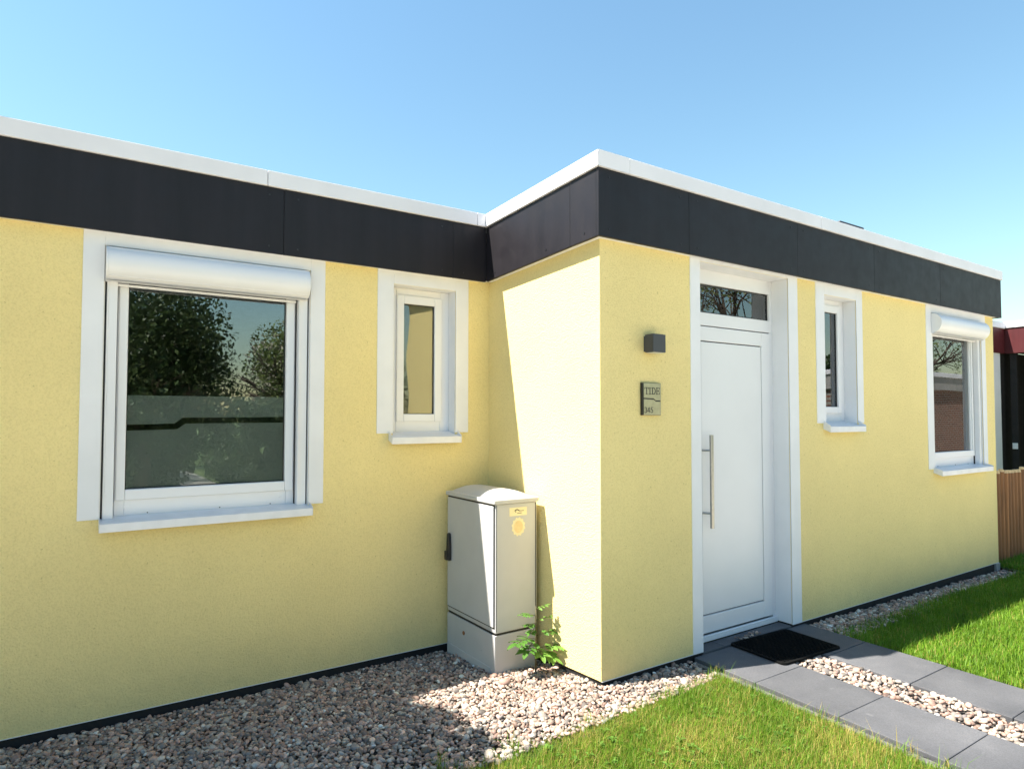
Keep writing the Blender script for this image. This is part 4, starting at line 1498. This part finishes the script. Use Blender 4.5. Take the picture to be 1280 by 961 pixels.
# ------------------------------------------------------------------ neighbour's house at the right edge
nb = thing('neighbour_house', (14.5, 6.5, -0.1), 'neighbouring bungalow with oxblood red roof edge behind the picket fence', 'house')
NX, NY = 13.15, 4.53
m = MB()
m.box(12.82 - 0.35, 13.02, NY, NY + 0.3, -0.2, 2.70)
m.build('wall', M['band'], nb)
m = MB()
m.box(NX + 2.2, NX + 2.5, 1.6, NY + 0.3, -0.2, 2.70)
m.box(NX + 0.062, NX + 2.2, NY + 0.02, NY + 0.3, -0.2, 2.70)
m.box(NX + 0.062, NX + 2.2, 1.6, 1.8, -0.2, 2.70)
m.box(NX + 0.062, NX + 0.14, 4.36, 4.455, -0.2, 2.70)
m.box(13.022, NX + 0.06, NY + 0.02, NY + 0.3, -0.2, 2.70)
m.build('cladding', M['dark_clad'], nb)
m = MB()
m.box(12.40, NX + 0.30, NY + 0.02, 9.0, 2.705, 3.10)
m.box(NX + 0.06, 20.0, 1.6, NY + 0.02, 2.705, 3.10)
m.build('roof', M['roofing'], nb)
MB().box(12.40, NX - 0.003, NY - 0.03, NY + 0.018, 2.665, 3.085).build('fascia_panel', M['fascia_red'], nb, 0.003)
MB().box(NX, NX + 0.055, 3.3, NY - 0.032, 2.665, 3.085).build('fascia_panel', M['fascia_red'], nb, 0.003)
MB().box(NX, NX + 0.055, 1.6, 3.296, 2.665, 3.085).build('fascia_panel', M['fascia_red'], nb, 0.003)
MB().box(12.38, NX - 0.022, NY - 0.05, NY + 0.25, 3.087, 3.195).build('coping', M['coping'], nb, 0.005)
MB().box(NX - 0.02, NX + 0.28, 1.58, NY + 0.25, 3.101, 3.205).build('coping', M['coping'], nb, 0.005)
MB().box(NX + 0.045, NX + 0.0618, 4.37, 4.445, 1.045, 1.145).build('bell_button', M['white'], nb, 0.004)

# ------------------------------------------------------------------ picket fence
fence = thing('picket_fence', (9.4, 3.12, -0.1), 'low fence of brown half-round wooden pickets at the right wall end', 'fence')
p0 = MB()
prof = [(0.039 * math.cos(math.pi * k / 6) * 1.0, -0.044 * math.sin(math.pi * k / 6)) for k in range(7)]
rz_ = [(-0.10, 1.0), (0.980, 1.0), (1.012, 0.80)]
vb = []
for z, s_ in rz_:
    for x, y in prof:
        vb.append((x * s_, y * s_, z))
nP = len(prof)
fb = []
for r_ in range(len(rz_) - 1):
    for k in range(nP):
        j = (k + 1) % nP
        fb.append((r_ * nP + k, r_ * nP + j, (r_ + 1) * nP + j, (r_ + 1) * nP + k))
fb.append(tuple(reversed(range(nP))))
fb.append(tuple((len(rz_) - 1) * nP + k for k in range(nP)))
rz_top = len(fb) - 1
pm = bpy.data.meshes.new('picket')
pm.from_pydata(vb, [], fb)
pm.materials.append(M['picket'])
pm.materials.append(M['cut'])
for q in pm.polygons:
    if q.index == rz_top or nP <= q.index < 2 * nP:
        q.material_index = 1  # top faces get the lighter colour that imitates light falling on them
pm.update()
bm = bmesh.new()
bm.from_mesh(pm)
bmesh.ops.recalc_face_normals(bm, faces=bm.faces)
bm.to_mesh(pm)
bm.free()
src = bpy.data.objects.new('picket', pm)
COL.objects.link(src)
src.parent = fence
random.seed(9)
x = XR + 0.07
kk = 0
while x < 12.2:
    o = src if kk == 0 else src.copy()
    if kk:
        COL.objects.link(o)
        o.parent = fence
    o.location = Vector((x, 3.10 + random.uniform(-.004, .004), random.uniform(-0.045, -0.015))) - origin(fence)
    o.rotation_euler = (random.uniform(-.008, .008), random.uniform(-.012, .012), random.uniform(-.08, .08))
    x += 0.098 + random.uniform(0.0, 0.008)
    kk += 1
for z in (0.22, 0.75):
    MB().box(XR + 0.02, 12.2, 3.112, 3.150, z - 0.035, z + 0.035).build('rail', M['picket'], fence, 0.006)
for xx in (XR + 0.075, 10.4, 12.2):
    MB().box(xx - 0.04, xx + 0.04, 3.152, 3.232, -0.25, 0.90).build('post', M['picket'], fence, 0.008)

# ------------------------------------------------------------------ tidy helper data
for o in S.objects:
    if '_org' in o.keys():
        del o['_org']
